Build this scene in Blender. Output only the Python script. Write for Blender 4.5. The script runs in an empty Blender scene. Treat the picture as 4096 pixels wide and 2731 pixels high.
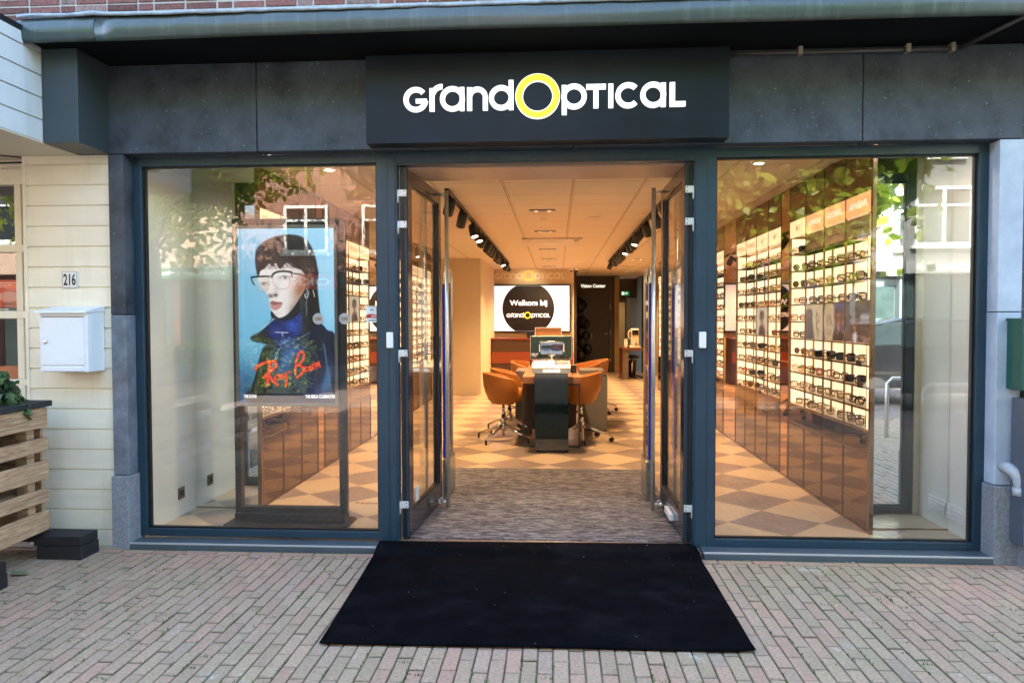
import bpy, bmesh, math, random
import numpy as np
from mathutils import Vector, Matrix
from mathutils.geometry import tessellate_polygon
random.seed(7); np.random.seed(7)
R = math.radians
PI = math.pi
sc = bpy.context.scene
COL = sc.collection

# ------------------------------------------------------------------ camera
EXPO = 3.72
cam_d = bpy.data.cameras.new('camera'); cam = bpy.data.objects.new('camera', cam_d); COL.objects.link(cam)
cy, sy, cp, sp, cr, sr = math.cos(.0619), math.sin(.0619), math.cos(-.0306), math.sin(-.0306), math.cos(-.0024), math.sin(-.0024)
fwd = Vector((-sy*cp, cy*cp, sp)); rt = Vector((cy, sy, 0)); up = rt.cross(fwd)
r2 = rt*cr + up*sr; u2 = up*cr - rt*sr
cam.matrix_world = Matrix(((r2.x, u2.x, -fwd.x, 0), (r2.y, u2.y, -fwd.y, -4.5), (r2.z, u2.z, -fwd.z, 1.445), (0, 0, 0, 1)))
cam_d.sensor_width = 36; cam_d.lens = 25.36; cam_d.clip_end = 500; cam_d.clip_start = .05
sc.camera = cam
# ------------------------------------------------------------------ sky and sun
SUN_EL, SUN_AZ = R(41), R(-14)      # sun stands behind the shop, a little to the left
w = bpy.data.worlds.new('World'); sc.world = w; w.use_nodes = True
nt = w.node_tree; bg = nt.nodes['Background']; sk = nt.nodes.new('ShaderNodeTexSky')
sk.sky_type = 'NISHITA'; sk.sun_disc = False; sk.sun_elevation = SUN_EL; sk.sun_rotation = SUN_AZ
sk.air_density = 1.0; sk.dust_density = 1.6; sk.ozone_density = 1.1
nt.links.new(sk.outputs[0], bg.inputs[0]); bg.inputs[1].default_value = .14
sd = bpy.data.lights.new('sun', 'SUN'); sd.energy = 3.2; sd.angle = R(.5); sd.color = (1, .93, .82)
so = bpy.data.objects.new('sun', sd); COL.objects.link(so)
sundir = Vector((math.sin(SUN_AZ)*math.cos(SUN_EL), math.cos(SUN_AZ)*math.cos(SUN_EL), math.sin(SUN_EL)))
so.rotation_euler = sundir.to_track_quat('Z', 'Y').to_euler(); so.location = (0, 0, 30)
sc.view_settings.view_transform = 'Standard'; sc.view_settings.look = 'None'
sc.view_settings.exposure = EXPO; sc.view_settings.gamma = 1
sc.render.engine = 'CYCLES'
sc.cycles.max_bounces = 9; sc.cycles.diffuse_bounces = 4; sc.cycles.glossy_bounces = 6; sc.cycles.transparent_max_bounces = 24
sc.cycles.sample_clamp_indirect = 6; sc.cycles.caustics_reflective = False; sc.cycles.caustics_refractive = False
sc.cycles.use_denoising = True

# ------------------------------------------------------------------ materials
def lin(c):
    c = c/255.
    return c/12.92 if c <= .04045 else ((c+.055)/1.055)**2.4
def C(r, g, b, a=1): return (lin(r), lin(g), lin(b), a)
def em(v): return v/2**EXPO
MC = {}
def mat(name, col, rough=.5, metal=0, var=0, vscale=8, bump=0, bscale=40, col2=None, spec=.5, coat=0, stretch=(1, 1, 1), rvar=0):
    if name in MC: return MC[name]
    m = bpy.data.materials.new(name); m.use_nodes = True; n = m.node_tree; p = n.nodes['Principled BSDF']
    p.inputs['Base Color'].default_value = col; p.inputs['Roughness'].default_value = rough; p.inputs['Metallic'].default_value = metal
    p.inputs['Specular IOR Level'].default_value = spec; p.inputs['Coat Weight'].default_value = coat
    g = n.nodes.new('ShaderNodeNewGeometry'); mp = n.nodes.new('ShaderNodeMapping'); mp.inputs['Scale'].default_value = stretch
    n.links.new(g.outputs['Position'], mp.inputs[0])
    if var or col2:
        t = n.nodes.new('ShaderNodeTexNoise'); t.inputs['Scale'].default_value = vscale; t.inputs['Detail'].default_value = 6; t.inputs['Roughness'].default_value = .65
        n.links.new(mp.outputs[0], t.inputs[0])
        r = n.nodes.new('ShaderNodeValToRGB'); r.color_ramp.elements[0].position = .32; r.color_ramp.elements[1].position = .68
        if col2: a, b = col, col2
        else:
            a = tuple(max(0, x*(1-var)) for x in col[:3])+(1,); b = tuple(min(1, x*(1+var)) for x in col[:3])+(1,)
        r.color_ramp.elements[0].color = a; r.color_ramp.elements[1].color = b
        n.links.new(t.outputs[0], r.inputs[0]); n.links.new(r.outputs[0], p.inputs['Base Color'])
        if rvar:
            q = n.nodes.new('ShaderNodeMapRange'); q.inputs[3].default_value = max(.02, rough-rvar); q.inputs[4].default_value = rough+rvar
            n.links.new(t.outputs[0], q.inputs[0]); n.links.new(q.outputs[0], p.inputs['Roughness'])
    if bump:
        t2 = n.nodes.new('ShaderNodeTexNoise'); t2.inputs['Scale'].default_value = bscale; t2.inputs['Detail'].default_value = 5
        n.links.new(mp.outputs[0], t2.inputs[0])
        b = n.nodes.new('ShaderNodeBump'); b.inputs['Strength'].default_value = bump; b.inputs['Distance'].default_value = .01
        n.links.new(t2.outputs[0], b.inputs['Height']); n.links.new(b.outputs[0], p.inputs['Normal'])
    MC[name] = m; return m
def emit(name, col, s):
    if name in MC: return MC[name]
    m = bpy.data.materials.new(name); m.use_nodes = True; p = m.node_tree.nodes['Principled BSDF']
    p.inputs['Base Color'].default_value = (col[0]*.6, col[1]*.6, col[2]*.6, 1); p.inputs['Emission Color'].default_value = col; p.inputs['Emission Strength'].default_value = em(s)
    p.inputs['Roughness'].default_value = .4
    MC[name] = m; return m
def glass(name, f0=.055, tint=(1, 1, 1, 1)):
    if name in MC: return MC[name]
    m = bpy.data.materials.new(name); m.use_nodes = True; n = m.node_tree; n.nodes.clear()
    o = n.nodes.new('ShaderNodeOutputMaterial'); tr = n.nodes.new('ShaderNodeBsdfTransparent'); tr.inputs[0].default_value = tint
    gl = n.nodes.new('ShaderNodeBsdfGlossy'); gl.inputs['Roughness'].default_value = .002; mx = n.nodes.new('ShaderNodeMixShader')
    lw = n.nodes.new('ShaderNodeLayerWeight'); lw.inputs[0].default_value = .5
    pw = n.nodes.new('ShaderNodeMath'); pw.operation = 'POWER'; pw.inputs[1].default_value = 5
    ml = n.nodes.new('ShaderNodeMath'); ml.operation = 'MULTIPLY_ADD'; ml.inputs[1].default_value = 1-f0; ml.inputs[2].default_value = f0
    n.links.new(lw.outputs['Facing'], pw.inputs[0]); n.links.new(pw.outputs[0], ml.inputs[0]); n.links.new(ml.outputs[0], mx.inputs[0])
    n.links.new(tr.outputs[0], mx.inputs[1]); n.links.new(gl.outputs[0], mx.inputs[2]); n.links.new(mx.outputs[0], o.inputs[0])
    MC[name] = m; return m
def nodes(m): return m.node_tree, m.node_tree.nodes, m.node_tree.links, m.node_tree.nodes['Principled BSDF']

def grime(m, col=(.25, .24, .20, 1), amt=.35, st=(9, 9, .8), lo=.52, hi=.78):
    n, N, L, p = nodes(m); g = N.new('ShaderNodeNewGeometry'); mp = N.new('ShaderNodeMapping'); mp.inputs['Scale'].default_value = st; L.new(g.outputs['Position'], mp.inputs[0])
    t = N.new('ShaderNodeTexNoise'); t.inputs['Scale'].default_value = 1; t.inputs['Detail'].default_value = 8; t.inputs['Roughness'].default_value = .7; L.new(mp.outputs[0], t.inputs[0])
    r = N.new('ShaderNodeMapRange'); r.inputs[1].default_value = lo; r.inputs[2].default_value = hi; r.inputs[4].default_value = amt; L.new(t.outputs[0], r.inputs[0])
    x = N.new('ShaderNodeMix'); x.data_type = 'RGBA'; L.new(r.outputs[0], x.inputs[0])
    if p.inputs['Base Color'].links: L.new(p.inputs['Base Color'].links[0].from_socket, x.inputs[6])
    else: x.inputs[6].default_value = p.inputs['Base Color'].default_value
    x.inputs[7].default_value = col; L.new(x.outputs[2], p.inputs['Base Color'])

# ------------------------------------------------------------------ mesh builder
class MB:
    def __init__(s): s.v = []; s.f = []; s.m = []; s.s = []; s.c = {}
    def add(s, v, f, m=0, sm=False):
        o = len(s.v); s.v += [tuple(x) for x in v]
        for q in f: s.f.append(tuple(i+o for i in q)); s.m.append(m); s.s.append(sm)
        return s
    def box(s, x0, x1, y0, y1, z0, z1, m=0, T=None):
        v = [(x, y, z) for x in (x0, x1) for y in (y0, y1) for z in (z0, z1)]
        if T: v = [T @ Vector(p) for p in v]
        return s.add(v, [(0, 1, 3, 2), (4, 6, 7, 5), (0, 4, 5, 1), (2, 3, 7, 6), (0, 2, 6, 4), (1, 5, 7, 3)], m)
    def quad(s, a, b, c, d, m=0): return s.add([a, b, c, d], [(0, 1, 2, 3)], m)
    def tube(s, pts, r, seg=10, m=0, caps=True, closed=False):
        pts = [Vector(p) for p in pts]; n = len(pts); rs = r if isinstance(r, (list, tuple)) else [r]*n
        V = []; prev = None
        for i, p in enumerate(pts):
            if closed: d = pts[(i+1) % n]-pts[i-1]
            else: d = pts[min(i+1, n-1)]-pts[max(i-1, 0)]
            d.normalize()
            if prev is None:
                a = d.orthogonal().normalized()
            else: a = (prev-d*prev.dot(d)).normalized()
            prev = a; b = d.cross(a)
            for k in range(seg):
                t = 2*PI*k/seg; V.append(p+(a*math.cos(t)+b*math.sin(t))*rs[i])
        F = []
        for i in range(n if closed else n-1):
            j = (i+1) % n
            for k in range(seg): F.append((i*seg+k, i*seg+(k+1) % seg, j*seg+(k+1) % seg, j*seg+k))
        s.add(V, F, m, True)
        if caps and not closed:
            o = len(s.v)-len(V)
            s.f.append(tuple(o+k for k in range(seg))[::-1]); s.m.append(m); s.s.append(False)
            s.f.append(tuple(o+(n-1)*seg+k for k in range(seg))); s.m.append(m); s.s.append(False)
        return s
    def lathe(s, prof, c=(0, 0, 0), seg=24, m=0, T=None):
        V = []; n = len(prof)
        for r, z in prof:
            for k in range(seg):
                p = Vector((r*math.cos(2*PI*k/seg), r*math.sin(2*PI*k/seg), z))
                if T: p = T @ p
                V.append(p+Vector(c))
        F = [(i*seg+k, i*seg+(k+1) % seg, (i+1)*seg+(k+1) % seg, (i+1)*seg+k) for i in range(n-1) for k in range(seg)]
        s.add(V, F, m, True); o = len(s.v)-len(V)
        s.f.append(tuple(o+k for k in range(seg))[::-1]); s.m.append(m); s.s.append(False)
        s.f.append(tuple(o+(n-1)*seg+k for k in range(seg))); s.m.append(m); s.s.append(False)
        return s
    def ell(s, c, r, m=0, seg=12, rings=8):
        return s.lathe([(max(1e-4, math.sin(PI*i/rings)), -math.cos(PI*i/rings)) for i in range(rings+1)], c, seg, m, Matrix.Diagonal((r[0], r[1], r[2], 1)).to_3x3())
    def prism(s, poly, ax, a, b, m=0):
        # poly: 2-D outline; ax: axis of extrusion
        def P(u, v, t): return (t, u, v) if ax == 'x' else ((u, t, v) if ax == 'y' else (u, v, t))
        n = len(poly); V = [P(u, v, a) for u, v in poly]+[P(u, v, b) for u, v in poly]
        tri = tessellate_polygon([[Vector((u, v, 0)) for u, v in poly]])
        F = [tuple(t) for t in tri]+[tuple(i+n for i in t)[::-1] for t in tri]+[(i, (i+1) % n, (i+1) % n+n, i+n) for i in range(n)]
        return s.add(V, F, m)
    def build(s, name, mats, parent=None, bevel=0, base=None, colors=None, seg=2):
        me = bpy.data.meshes.new(name)
        off = Vector((0, 0, 0))
        if parent is not None: off = ROOT[parent.name]
        elif base is not None: off = Vector(base)
        elif s.v:
            a = np.array(s.v); off = Vector(((a[:, 0].min()+a[:, 0].max())/2, (a[:, 1].min()+a[:, 1].max())/2, a[:, 2].min()))
        V = [(x-off[0], y-off[1], z-off[2]) for x, y, z in s.v]
        me.from_pydata(V, [], s.f)
        me.polygons.foreach_set('material_index', s.m); me.polygons.foreach_set('use_smooth', s.s)
        if not isinstance(mats, (list, tuple)): mats = [mats]
        for m in mats: me.materials.append(m)
        if colors is not None:
            at = me.color_attributes.new('Col', 'FLOAT_COLOR', 'CORNER')
            arr = np.ones((len(me.loops), 4)); k = 0
            cc = np.repeat(np.array(colors), [len(f) for f in s.f], axis=0); arr[:, :3] = cc
            at.data.foreach_set('color', arr.ravel())
        bm = bmesh.new(); bm.from_mesh(me); bmesh.ops.recalc_face_normals(bm, faces=bm.faces); bm.to_mesh(me); bm.free()
        me.update()
        o = bpy.data.objects.new(name, me); COL.objects.link(o)
        if parent is not None: o.parent = parent
        else: o.location = off
        ROOT[o.name] = off
        if bevel:
            b = o.modifiers.new('bevel', 'BEVEL'); b.width = bevel; b.segments = seg; b.limit_method = 'ANGLE'; b.angle_limit = R(40)
        return o
ROOT = {}
def thing(name, label, cat, loc=(0, 0, 0), group=None):
    o = bpy.data.objects.new(name, None); COL.objects.link(o); o.location = loc; o.empty_display_size = .1
    o['label'] = label; o['category'] = cat
    if group: o['group'] = group
    ROOT[o.name] = Vector(loc); return o
def tag(o, label, cat, group=None, kind=None):
    o['label'] = label; o['category'] = cat
    if group: o['group'] = group
    if kind: o['kind'] = kind
    return o
def struct(o, label=None):
    o['kind'] = 'structure'
    if label: o['label'] = label
    return o
def dup(root, loc, rotz=0, label=None, scale=None):
    def cp(o, par):
        c = o.copy(); COL.objects.link(c)
        if par is not None: c.parent = par
        for ch in [x for x in bpy.data.objects if x.parent == o]: cp(ch, c)
        return c
    r = cp(root, None); r.location = loc; r.rotation_euler = (0, 0, rotz); ROOT[r.name] = Vector(loc)
    if label: r['label'] = label
    return r
def B(x0, x1, y0, y1, z0, z1): return MB().box(x0, x1, y0, y1, z0, z1)

_tc = {}
def text_geo(body, weight=0.0, res=3):
    k = (body, weight, res)
    if k in _tc: return _tc[k]
    cu = bpy.data.curves.new('t', 'FONT'); cu.body = body; cu.offset = weight; cu.resolution_u = res
    o = bpy.data.objects.new('t', cu); COL.objects.link(o)
    dg = bpy.context.evaluated_depsgraph_get(); me = bpy.data.meshes.new_from_object(o.evaluated_get(dg))
    v = np.array([tuple(x.co) for x in me.vertices]); f = [tuple(p.vertices) for p in me.polygons]
    bpy.data.objects.remove(o); bpy.data.curves.remove(cu); bpy.data.meshes.remove(me)
    mn, mx = v.min(0), v.max(0); v = (v-mn)/np.maximum(mx-mn, 1e-6)
    _tc[k] = (v, f); return v, f
def text_on(mb, body, org, ux, uz, w, h, m=0, weight=.02, res=3):
    """letters fitted to a w x h box; org = lower left, ux/uz = unit directions on the surface"""
    v, f = text_geo(body, weight, res); org, ux, uz = Vector(org), Vector(ux), Vector(uz)
    mb.add([org+ux*(a*w)+uz*(b*h) for a, b, _ in v], f, m)
    return mb

def logo(mb, org, ux, un, w, mw=0, my=1, th=.0, grow=0, rim=None):
    """the word mark: w = full width. drawn from arcs and bars. un = outward normal"""
    org, ux, un = Vector(org), Vector(ux), Vector(un); uz = Vector((0, 0, 1)); k = w/1698.; d = [0]
    def put(poly, m):
        d[0] += .00035*max(.4, min(1, w)); n = len(poly)
        P = lambda u, v, t: org+ux*((u-335)*k)+uz*(v*k)+un*t
        tri = tessellate_polygon([[Vector((u, v, 0)) for u, v in poly]])
        if th: 
            V = [P(u, v, th+d[0]) for u, v in poly]+[P(u, v, 0) for u, v in poly]
            mb.add(V, [tuple(t) for t in tri]+[(i, (i+1) % n, (i+1) % n+n, i+n) for i in range(n)], m)
        else: mb.add([P(u, v, d[0]) for u, v in poly], [tuple(t) for t in tri], m)
    g = grow
    def bar(x0, x1, z0, z1): put([(x0-g, z0-g), (x1+g, z0-g), (x1+g, z1+g), (x0-g, z1+g)], mw)
    def arc(cx, cz, ro, ri, a0, a1, m=mw, n=40):
        ro += g; ri -= g; A = [R(a0+(a1-a0)*i/n) for i in range(n+1)]
        for i in range(0, n, 4):
            S = A[i:i+5]
            dd = d[0]; put([(cx+ro*math.cos(a), cz+ro*math.sin(a)) for a in S]+[(cx+ri*math.cos(a), cz+ri*math.sin(a)) for a in S[::-1]], m); d[0] = dd
        d[0] += .0004*max(.4, min(1, w))
    arc(410, 74, 76, 45, 42, 352); bar(410, 478, 52, 78)
    bar(495, 525, 0, 140); arc(572, 88, 76, 46, 88, 165)
    arc(635, 74, 76, 46, 0, 360); bar(680, 708, 0, 143)
    bar(725, 755, 0, 140); arc(788, 80, 63, 33, 0, 180); bar(821, 851, 0, 82)
    arc(933, 74, 75, 45, 0, 360); bar(978, 1007, 0, 178)
    if rim is not None:
        arc(1153, 78, 135, 88, 0, 360, rim, 64)
    arc(1153, 78, 131, 92, 0, 360, my, 64)
    bar(1298, 1328, -36, 140); arc(1372, 72, 76, 46, 0, 360)
    bar(1445, 1562, 112, 142); bar(1488, 1518, 0, 113)
    bar(1577, 1606, 0, 142)
    arc(1695, 72, 76, 46, 45, 315)
    arc(1843, 72, 76, 46, 0, 360); bar(1888, 1917, 0, 141)
    bar(1941, 1971, 0, 142); bar(1970, 2033, 0, 29)
    return mb

# palette
M_frame = mat('frame blue grey paint', (.015, .042, .068, 1), .34, 0, .12, 3, .03, 60, spec=.5, rvar=.06)
M_darkframe = mat('door edge paint', (.010, .016, .024, 1), .3)
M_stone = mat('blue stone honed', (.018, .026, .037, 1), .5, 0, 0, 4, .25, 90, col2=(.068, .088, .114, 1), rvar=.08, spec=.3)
M_stonep = mat('blue stone pale sky glare', (.36, .44, .54, 1), .5, 0, 0, 6, .2, 110, col2=(.48, .57, .68, 1))  # right pier stone, paler because sky glare is put into its colour
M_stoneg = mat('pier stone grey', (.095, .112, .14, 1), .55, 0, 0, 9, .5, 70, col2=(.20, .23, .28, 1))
M_base = mat('hammered base stone', (.20, .22, .25, 1), .8, 0, 0, 60, 1.0, 240, col2=(.36, .39, .43, 1))
M_cream = mat('cream painted boards', (.79, .745, .60, 1), .4, 0, .045, 2.5, .06, 30, stretch=(1, 1, 6), rvar=.08)
M_white = mat('white paint', (.78, .79, .77, 1), .45, 0, .03, 4)
M_lead = mat('lead flashing', (.30, .36, .42, 1), .45, .3, .3, 12, .5, 14)
M_fascia = mat('fascia grey paint', (.055, .075, .072, 1), .24, 0, .12, 3, .35, 5, rvar=.06, stretch=(.5, 1, 3))
M_soffit = mat('dark soffit', (.003, .004, .005, 1), .7, spec=.15)
M_steel = mat('brushed steel', (.72, .72, .68, 1), .30, .75, .1, 30, .03, 200)
M_chrome = mat('chrome', (.75, .74, .72, 1), .07, 1)
M_hinge = mat('hinge white metal', (.72, .74, .76, 1), .3, .3)
M_glass = glass('window glass', .068)
M_glass2 = glass('door glass', .05)
M_mirror = mat('mirror', (.86, .90, .88, 1), .008, 1)
M_bronze = mat('bronze mirror', (.165, .105, .064, 1), .035, 1, .06, 1.5)
M_bronze_t = mat('bronze trim', (.30, .20, .12, 1), .25, 1)
M_black = mat('black plastic', (.008, .009, .010, 1), .35)
M_blackm = mat('black steel', (.012, .011, .011, 1), .45)
M_panelL = mat('satin back painted panel', (.86, .89, .80, 1), .22, 0, .02, 1, coat=.3)
M_warmwall = mat('warm wall paint', (.66, .56, .40, 1), .65, 0, .03, 3, .04, 120)
M_darkwall = mat('dark brown wall', (.026, .017, .010, 1), .5)
M_wood = mat('walnut top', (.30, .12, .055, 1), .35, 0, 0, 3, .05, 30, col2=(.42, .19, .09, 1), stretch=(14, 1.2, 14))
M_red = mat('red brown laminate', (.22, .035, .012, 1), .3)
M_orange = mat('orange leather', (.36, .125, .018, 1), .42, 0, .06, 6, .12, 220)
M_grey = mat('grey laminate', (.13, .12, .11, 1), .45, 0, .05, 4)
M_whitep = mat('white plastic', (.80, .82, .84, 1), .3)
M_teal = mat('teal gloss acrylic', (.006, .020, .022, 1), .05, 0, spec=.7)
M_letter = emit('letter white lit', C(246, 250, 250), 1.15)
M_yellow = emit('letter yellow lit', C(246, 240, 50), .95)
M_shelfglow = emit('shelf back light', (1.0, .66, .30, 1), 1.45)
M_header = emit('header cream light', (1.0, .73, .40, 1), 1.15)
M_headero = emit('header orange light', (1.0, .47, .20, 1), .95)
M_lens = emit('lamp lens lit', (1, .85, .62, 1), 9)
M_shelf = mat('shelf board', (.60, .46, .30, 1), .3)
M_shelfedge = mat('shelf edge brown', (.10, .060, .030, 1), .3, .4)
M_post = mat('cabinet post brown', (.28, .16, .08, 1), .25, .5)

# ------------------------------------------------------------------ ground
def paving():
    mb = MB(); cols = []; W, L = .0665, .2045; J = .0032
    base = np.array([.375, .275, .190])
    def brick(cx, cy, wx, ly, c):
        dz = random.uniform(-.0022, .0028); tx = random.uniform(-.001, .001); ty = random.uniform(-.001, .001); b = .004
        a = random.uniform(-.012, .012); ca, sa = math.cos(a), math.sin(a); V = []
        for k, (ins, z) in enumerate(((0, -.03), (0, -b), (b, 0))):
            for sx, s2 in ((-1, -1), (1, -1), (1, 1), (-1, 1)):
                x = sx*(wx/2-ins)+random.uniform(-.0009, .0009); y = s2*(ly/2-ins)+random.uniform(-.0012, .0012)
                V.append((cx+x*ca-y*sa, cy+x*sa+y*ca, z+dz+x*tx+y*ty))
        F = [(8, 9, 10, 11)]
        for k in (0, 4):
            for i in range(4): F.append((k+i, k+(i+1) % 4, k+4+(i+1) % 4, k+4+i))
        mb.add(V, F, 0); dirt = np.array([.115, .098, .066])*random.uniform(.5, 1.5); cols.extend([c]+[dirt]*4+[c*.55+dirt*.45]*4)
    def colr():
        r = random.random(); c = base*random.uniform(.92, 1.07)
        if r < .34: c = c*np.array([.95, .99, .95])
        elif r < .56: c = c*np.array([1.03, .95, .96])
        elif r < .64: c = c*np.array([.93, .96, 1.0])
        return c
    x = -6.2; i = 0
    while x < 6.2:
        off = (i % 2)*L/2+random.uniform(-.006, .006); y = -.262+L/2-off+.10
        while y > -5.2:
            y0, y1 = y-L/2+J/2+.001, min(y+L/2-J/2-.001, -.215)
            if y1-y0 > .008: brick(x+W/2, (y0+y1)/2, W-J, y1-y0, colr())
            y -= L
        x += W; i += 1
    x = -6.2
    while x < 6.2:   # stretcher course along the shop front
        ln = L; brick(x+ln/2, -.178, ln-J, W-J, colr()*np.array([1.05, .92, .92])); x += ln
    x = -6.2
    while x < 6.2:
        if x < -2.85 or x > 2.75: brick(x+L/2, -.108, L-J, W-J, colr()); brick(x+L/2-.1, -.04, L-J, W-J, colr())
        x += L
    m = mat('clay pavers', (.2, .17, .15, 1), .78, 0); n, N, Lk, p = nodes(m)
    at = N.new('ShaderNodeVertexColor'); at.layer_name = 'Col'
    g = N.new('ShaderNodeNewGeometry')
    def noise(s, d=6, r=.6):
        t = N.new('ShaderNodeTexNoise'); t.inputs['Scale'].default_value = s; t.inputs['Detail'].default_value = d; t.inputs['Roughness'].default_value = r
        Lk.new(g.outputs['Position'], t.inputs[0]); return t
    def mix(a, b, f, mode='MIX'):
        x = N.new('ShaderNodeMix'); x.data_type = 'RGBA'; x.blend_type = mode
        for s, v in ((6, a), (7, b), (0, f)):
            if isinstance(v, (float, tuple)): x.inputs[s].default_value = v
            else: Lk.new(v, x.inputs[s])
        return x.outputs[2]
    def ramp(src, a, b, ca=(0, 0, 0, 1), cb=(1, 1, 1, 1)):
        r = N.new('ShaderNodeValToRGB'); r.color_ramp.elements[0].position = a; r.color_ramp.elements[1].position = b
        r.color_ramp.elements[0].color = ca; r.color_ramp.elements[1].color = cb; Lk.new(src, r.inputs[0]); return r.outputs[0]
    c = mix(at.outputs[0], ramp(noise(70).outputs[0], .3, .7, (.72, .72, .72, 1), (1.25, 1.25, 1.25, 1)), 1.0, 'MULTIPLY')
    c = mix(c, ramp(noise(.9, 3).outputs[0], .35, .7, (1.08, .98, .99, 1), (.84, .92, .84, 1)), 1.0, 'MULTIPLY')
    # chalky scuffs
    f1 = ramp(noise(1.9, 9, .75).outputs[0], .57, .70); f2 = ramp(noise(15, 6, .8).outputs[0], .50, .64)
    f = mix(f1, f2, 1.0, 'MULTIPLY'); c = mix(c, (.62, .62, .62, 1), f)
    f3 = ramp(noise(11, 2, .5).outputs[0], .745, .765); c = mix(c, (.05, .045, .045, 1), f3)
    Lk.new(c, p.inputs['Base Color'])
    b = N.new('ShaderNodeBump'); b.inputs['Strength'].default_value = .35; b.inputs['Distance'].default_value = .004
    Lk.new(noise(160, 4).outputs[0], b.inputs['Height']); Lk.new(b.outputs[0], p.inputs['Normal'])
    o = mb.build('pavement', m, colors=cols); struct(o, 'grey and pink clay pavers laid in running bond')
    j = mat('joint sand and moss', (.055, .048, .036, 1), .95, 0, 0, 5, .5, 90, col2=(.095, .155, .03, 1))
    struct(MB().quad((-6.2, -5.2, -.0062), (6.2, -5.2, -.0062), (6.2, .3, -.0062), (-6.2, .3, -.0062)).build('ground_bed', j))
    g2 = mat('street brick', (.16, .13, .115, 1), .85, 0, .15, 1.2, .3, 30)
    n, N, Lk, p = nodes(g2)
    bt = N.new('ShaderNodeTexBrick'); bt.inputs['Scale'].default_value = 1; bt.inputs['Brick Width'].default_value = .205; bt.inputs['Row Height'].default_value = .067
    bt.inputs['Mortar Size'].default_value = .003; bt.inputs['Color1'].default_value = (.19, .155, .135, 1); bt.inputs['Color2'].default_value = (.25, .20, .18, 1); bt.inputs['Mortar'].default_value = (.05, .05, .035, 1)
    gg = N.new('ShaderNodeNewGeometry'); Lk.new(gg.outputs['Position'], bt.inputs[0]); Lk.new(bt.outputs[0], p.inputs['Base Color'])
    struct(MB().quad((-60, -80, -.04), (60, -80, -.04), (60, .31, -.04), (-60, .31, -.04)).build('road', g2))
paving()
def grass():
    mb = MB(); W, L = .0665, .2045
    for _ in range(1700):
        i = random.randint(0, int(12.4/W)); x = -6.2+i*W; y = random.uniform(-3.2, -.35)
        if -1.15 < x < .95 and y > -1.45: continue
        if abs(x) > 4: continue
        vert = random.random() < .65
        cl = random.randint(3, 12)
        for k in range(cl):
            if vert: bx, by = x+random.uniform(-.003, .003), y+random.uniform(-.05, .05)
            else: bx, by = x+random.uniform(0, W), round(y/(L/2))*(L/2)+random.uniform(-.004, .004)
            h = random.uniform(.005, .016); a = random.uniform(0, 6.28); dx, dy = math.cos(a)*.004, math.sin(a)*.004
            lx, ly = random.uniform(-.010, .010), random.uniform(-.010, .010)
            mb.add([(bx-dx, by-dy, -.008), (bx+dx, by+dy, -.008), (bx+lx, by+ly, h)], [(0, 1, 2)])
    o = mb.build('grass', mat('moss grass', (.075, .14, .02, 1), .8, 0, .4, 20)); o['kind'] = 'stuff'; o['label'] = 'moss and tiny grass growing in the paver joints'; o['category'] = 'grass'
grass()

# ------------------------------------------------------------------ shop front (building)
SH = thing('shop_building', 'optician shop with dark stone facade, brick upper wall and open glass doors', 'building', (0, .3, 0))
def stone_specks(m, amt=.6):
    n, N, L, p = nodes(m); g = N.new('ShaderNodeNewGeometry')
    t = N.new('ShaderNodeTexNoise'); t.inputs['Scale'].default_value = 55; t.inputs['Detail'].default_value = 3; L.new(g.outputs['Position'], t.inputs[0])
    t2 = N.new('ShaderNodeTexNoise'); t2.inputs['Scale'].default_value = 3.3; t2.inputs['Detail'].default_value = 6; t2.inputs['Roughness'].default_value = .7; L.new(g.outputs['Position'], t2.inputs[0])
    r = N.new('ShaderNodeValToRGB'); r.color_ramp.elements[0].position = .68; r.color_ramp.elements[1].position = .80; L.new(t.outputs[0], r.inputs[0])
    r2 = N.new('ShaderNodeValToRGB'); r2.color_ramp.elements[0].position = .40; r2.color_ramp.elements[1].position = .75; L.new(t2.outputs[0], r2.inputs[0])
    mu = N.new('ShaderNodeMath'); mu.operation = 'MULTIPLY'; L.new(r.outputs[0], mu.inputs[0]); mu.inputs[1].default_value = amt
    a = N.new('ShaderNodeMath'); a.operation = 'MULTIPLY_ADD'; L.new(r2.outputs[0], a.inputs[0]); a.inputs[1].default_value = .05; L.new(mu.outputs[0], a.inputs[2])
    src = p.inputs['Base Color'].links[0].from_socket
    x = N.new('ShaderNodeMix'); x.data_type = 'RGBA'; L.new(a.outputs[0], x.inputs[0]); L.new(src, x.inputs[6]); x.inputs[7].default_value = (.42, .45, .48, 1); L.new(x.outputs[2], p.inputs['Base Color'])
stone_specks(M_stone); stone_specks(M_stoneg, .3)
def stone(x0, x1, z0, z1, y0=-.1, y1=.0, name='stone_slab', m=None, bev=.004):
    return B(x0, x1, y0, y1, z0, z1).build(name, m or M_stone, SH, bevel=bev)
for a, b in ((-2.815, -1.857), (-1.852, .10), (.105, 1.795), (1.800, 2.70)): stone(a, b, 2.488, 3.035, name='stone_lintel', bev=.006)
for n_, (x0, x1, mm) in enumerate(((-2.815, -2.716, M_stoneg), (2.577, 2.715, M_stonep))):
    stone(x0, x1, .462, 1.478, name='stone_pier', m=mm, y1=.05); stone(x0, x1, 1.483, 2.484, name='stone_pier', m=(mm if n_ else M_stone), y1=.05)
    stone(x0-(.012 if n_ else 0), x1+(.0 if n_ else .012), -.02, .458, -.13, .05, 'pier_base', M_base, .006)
stone(2.72, 4.7, -.02, 3.03, -.06, .05, 'side_pier', M_stone)
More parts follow.
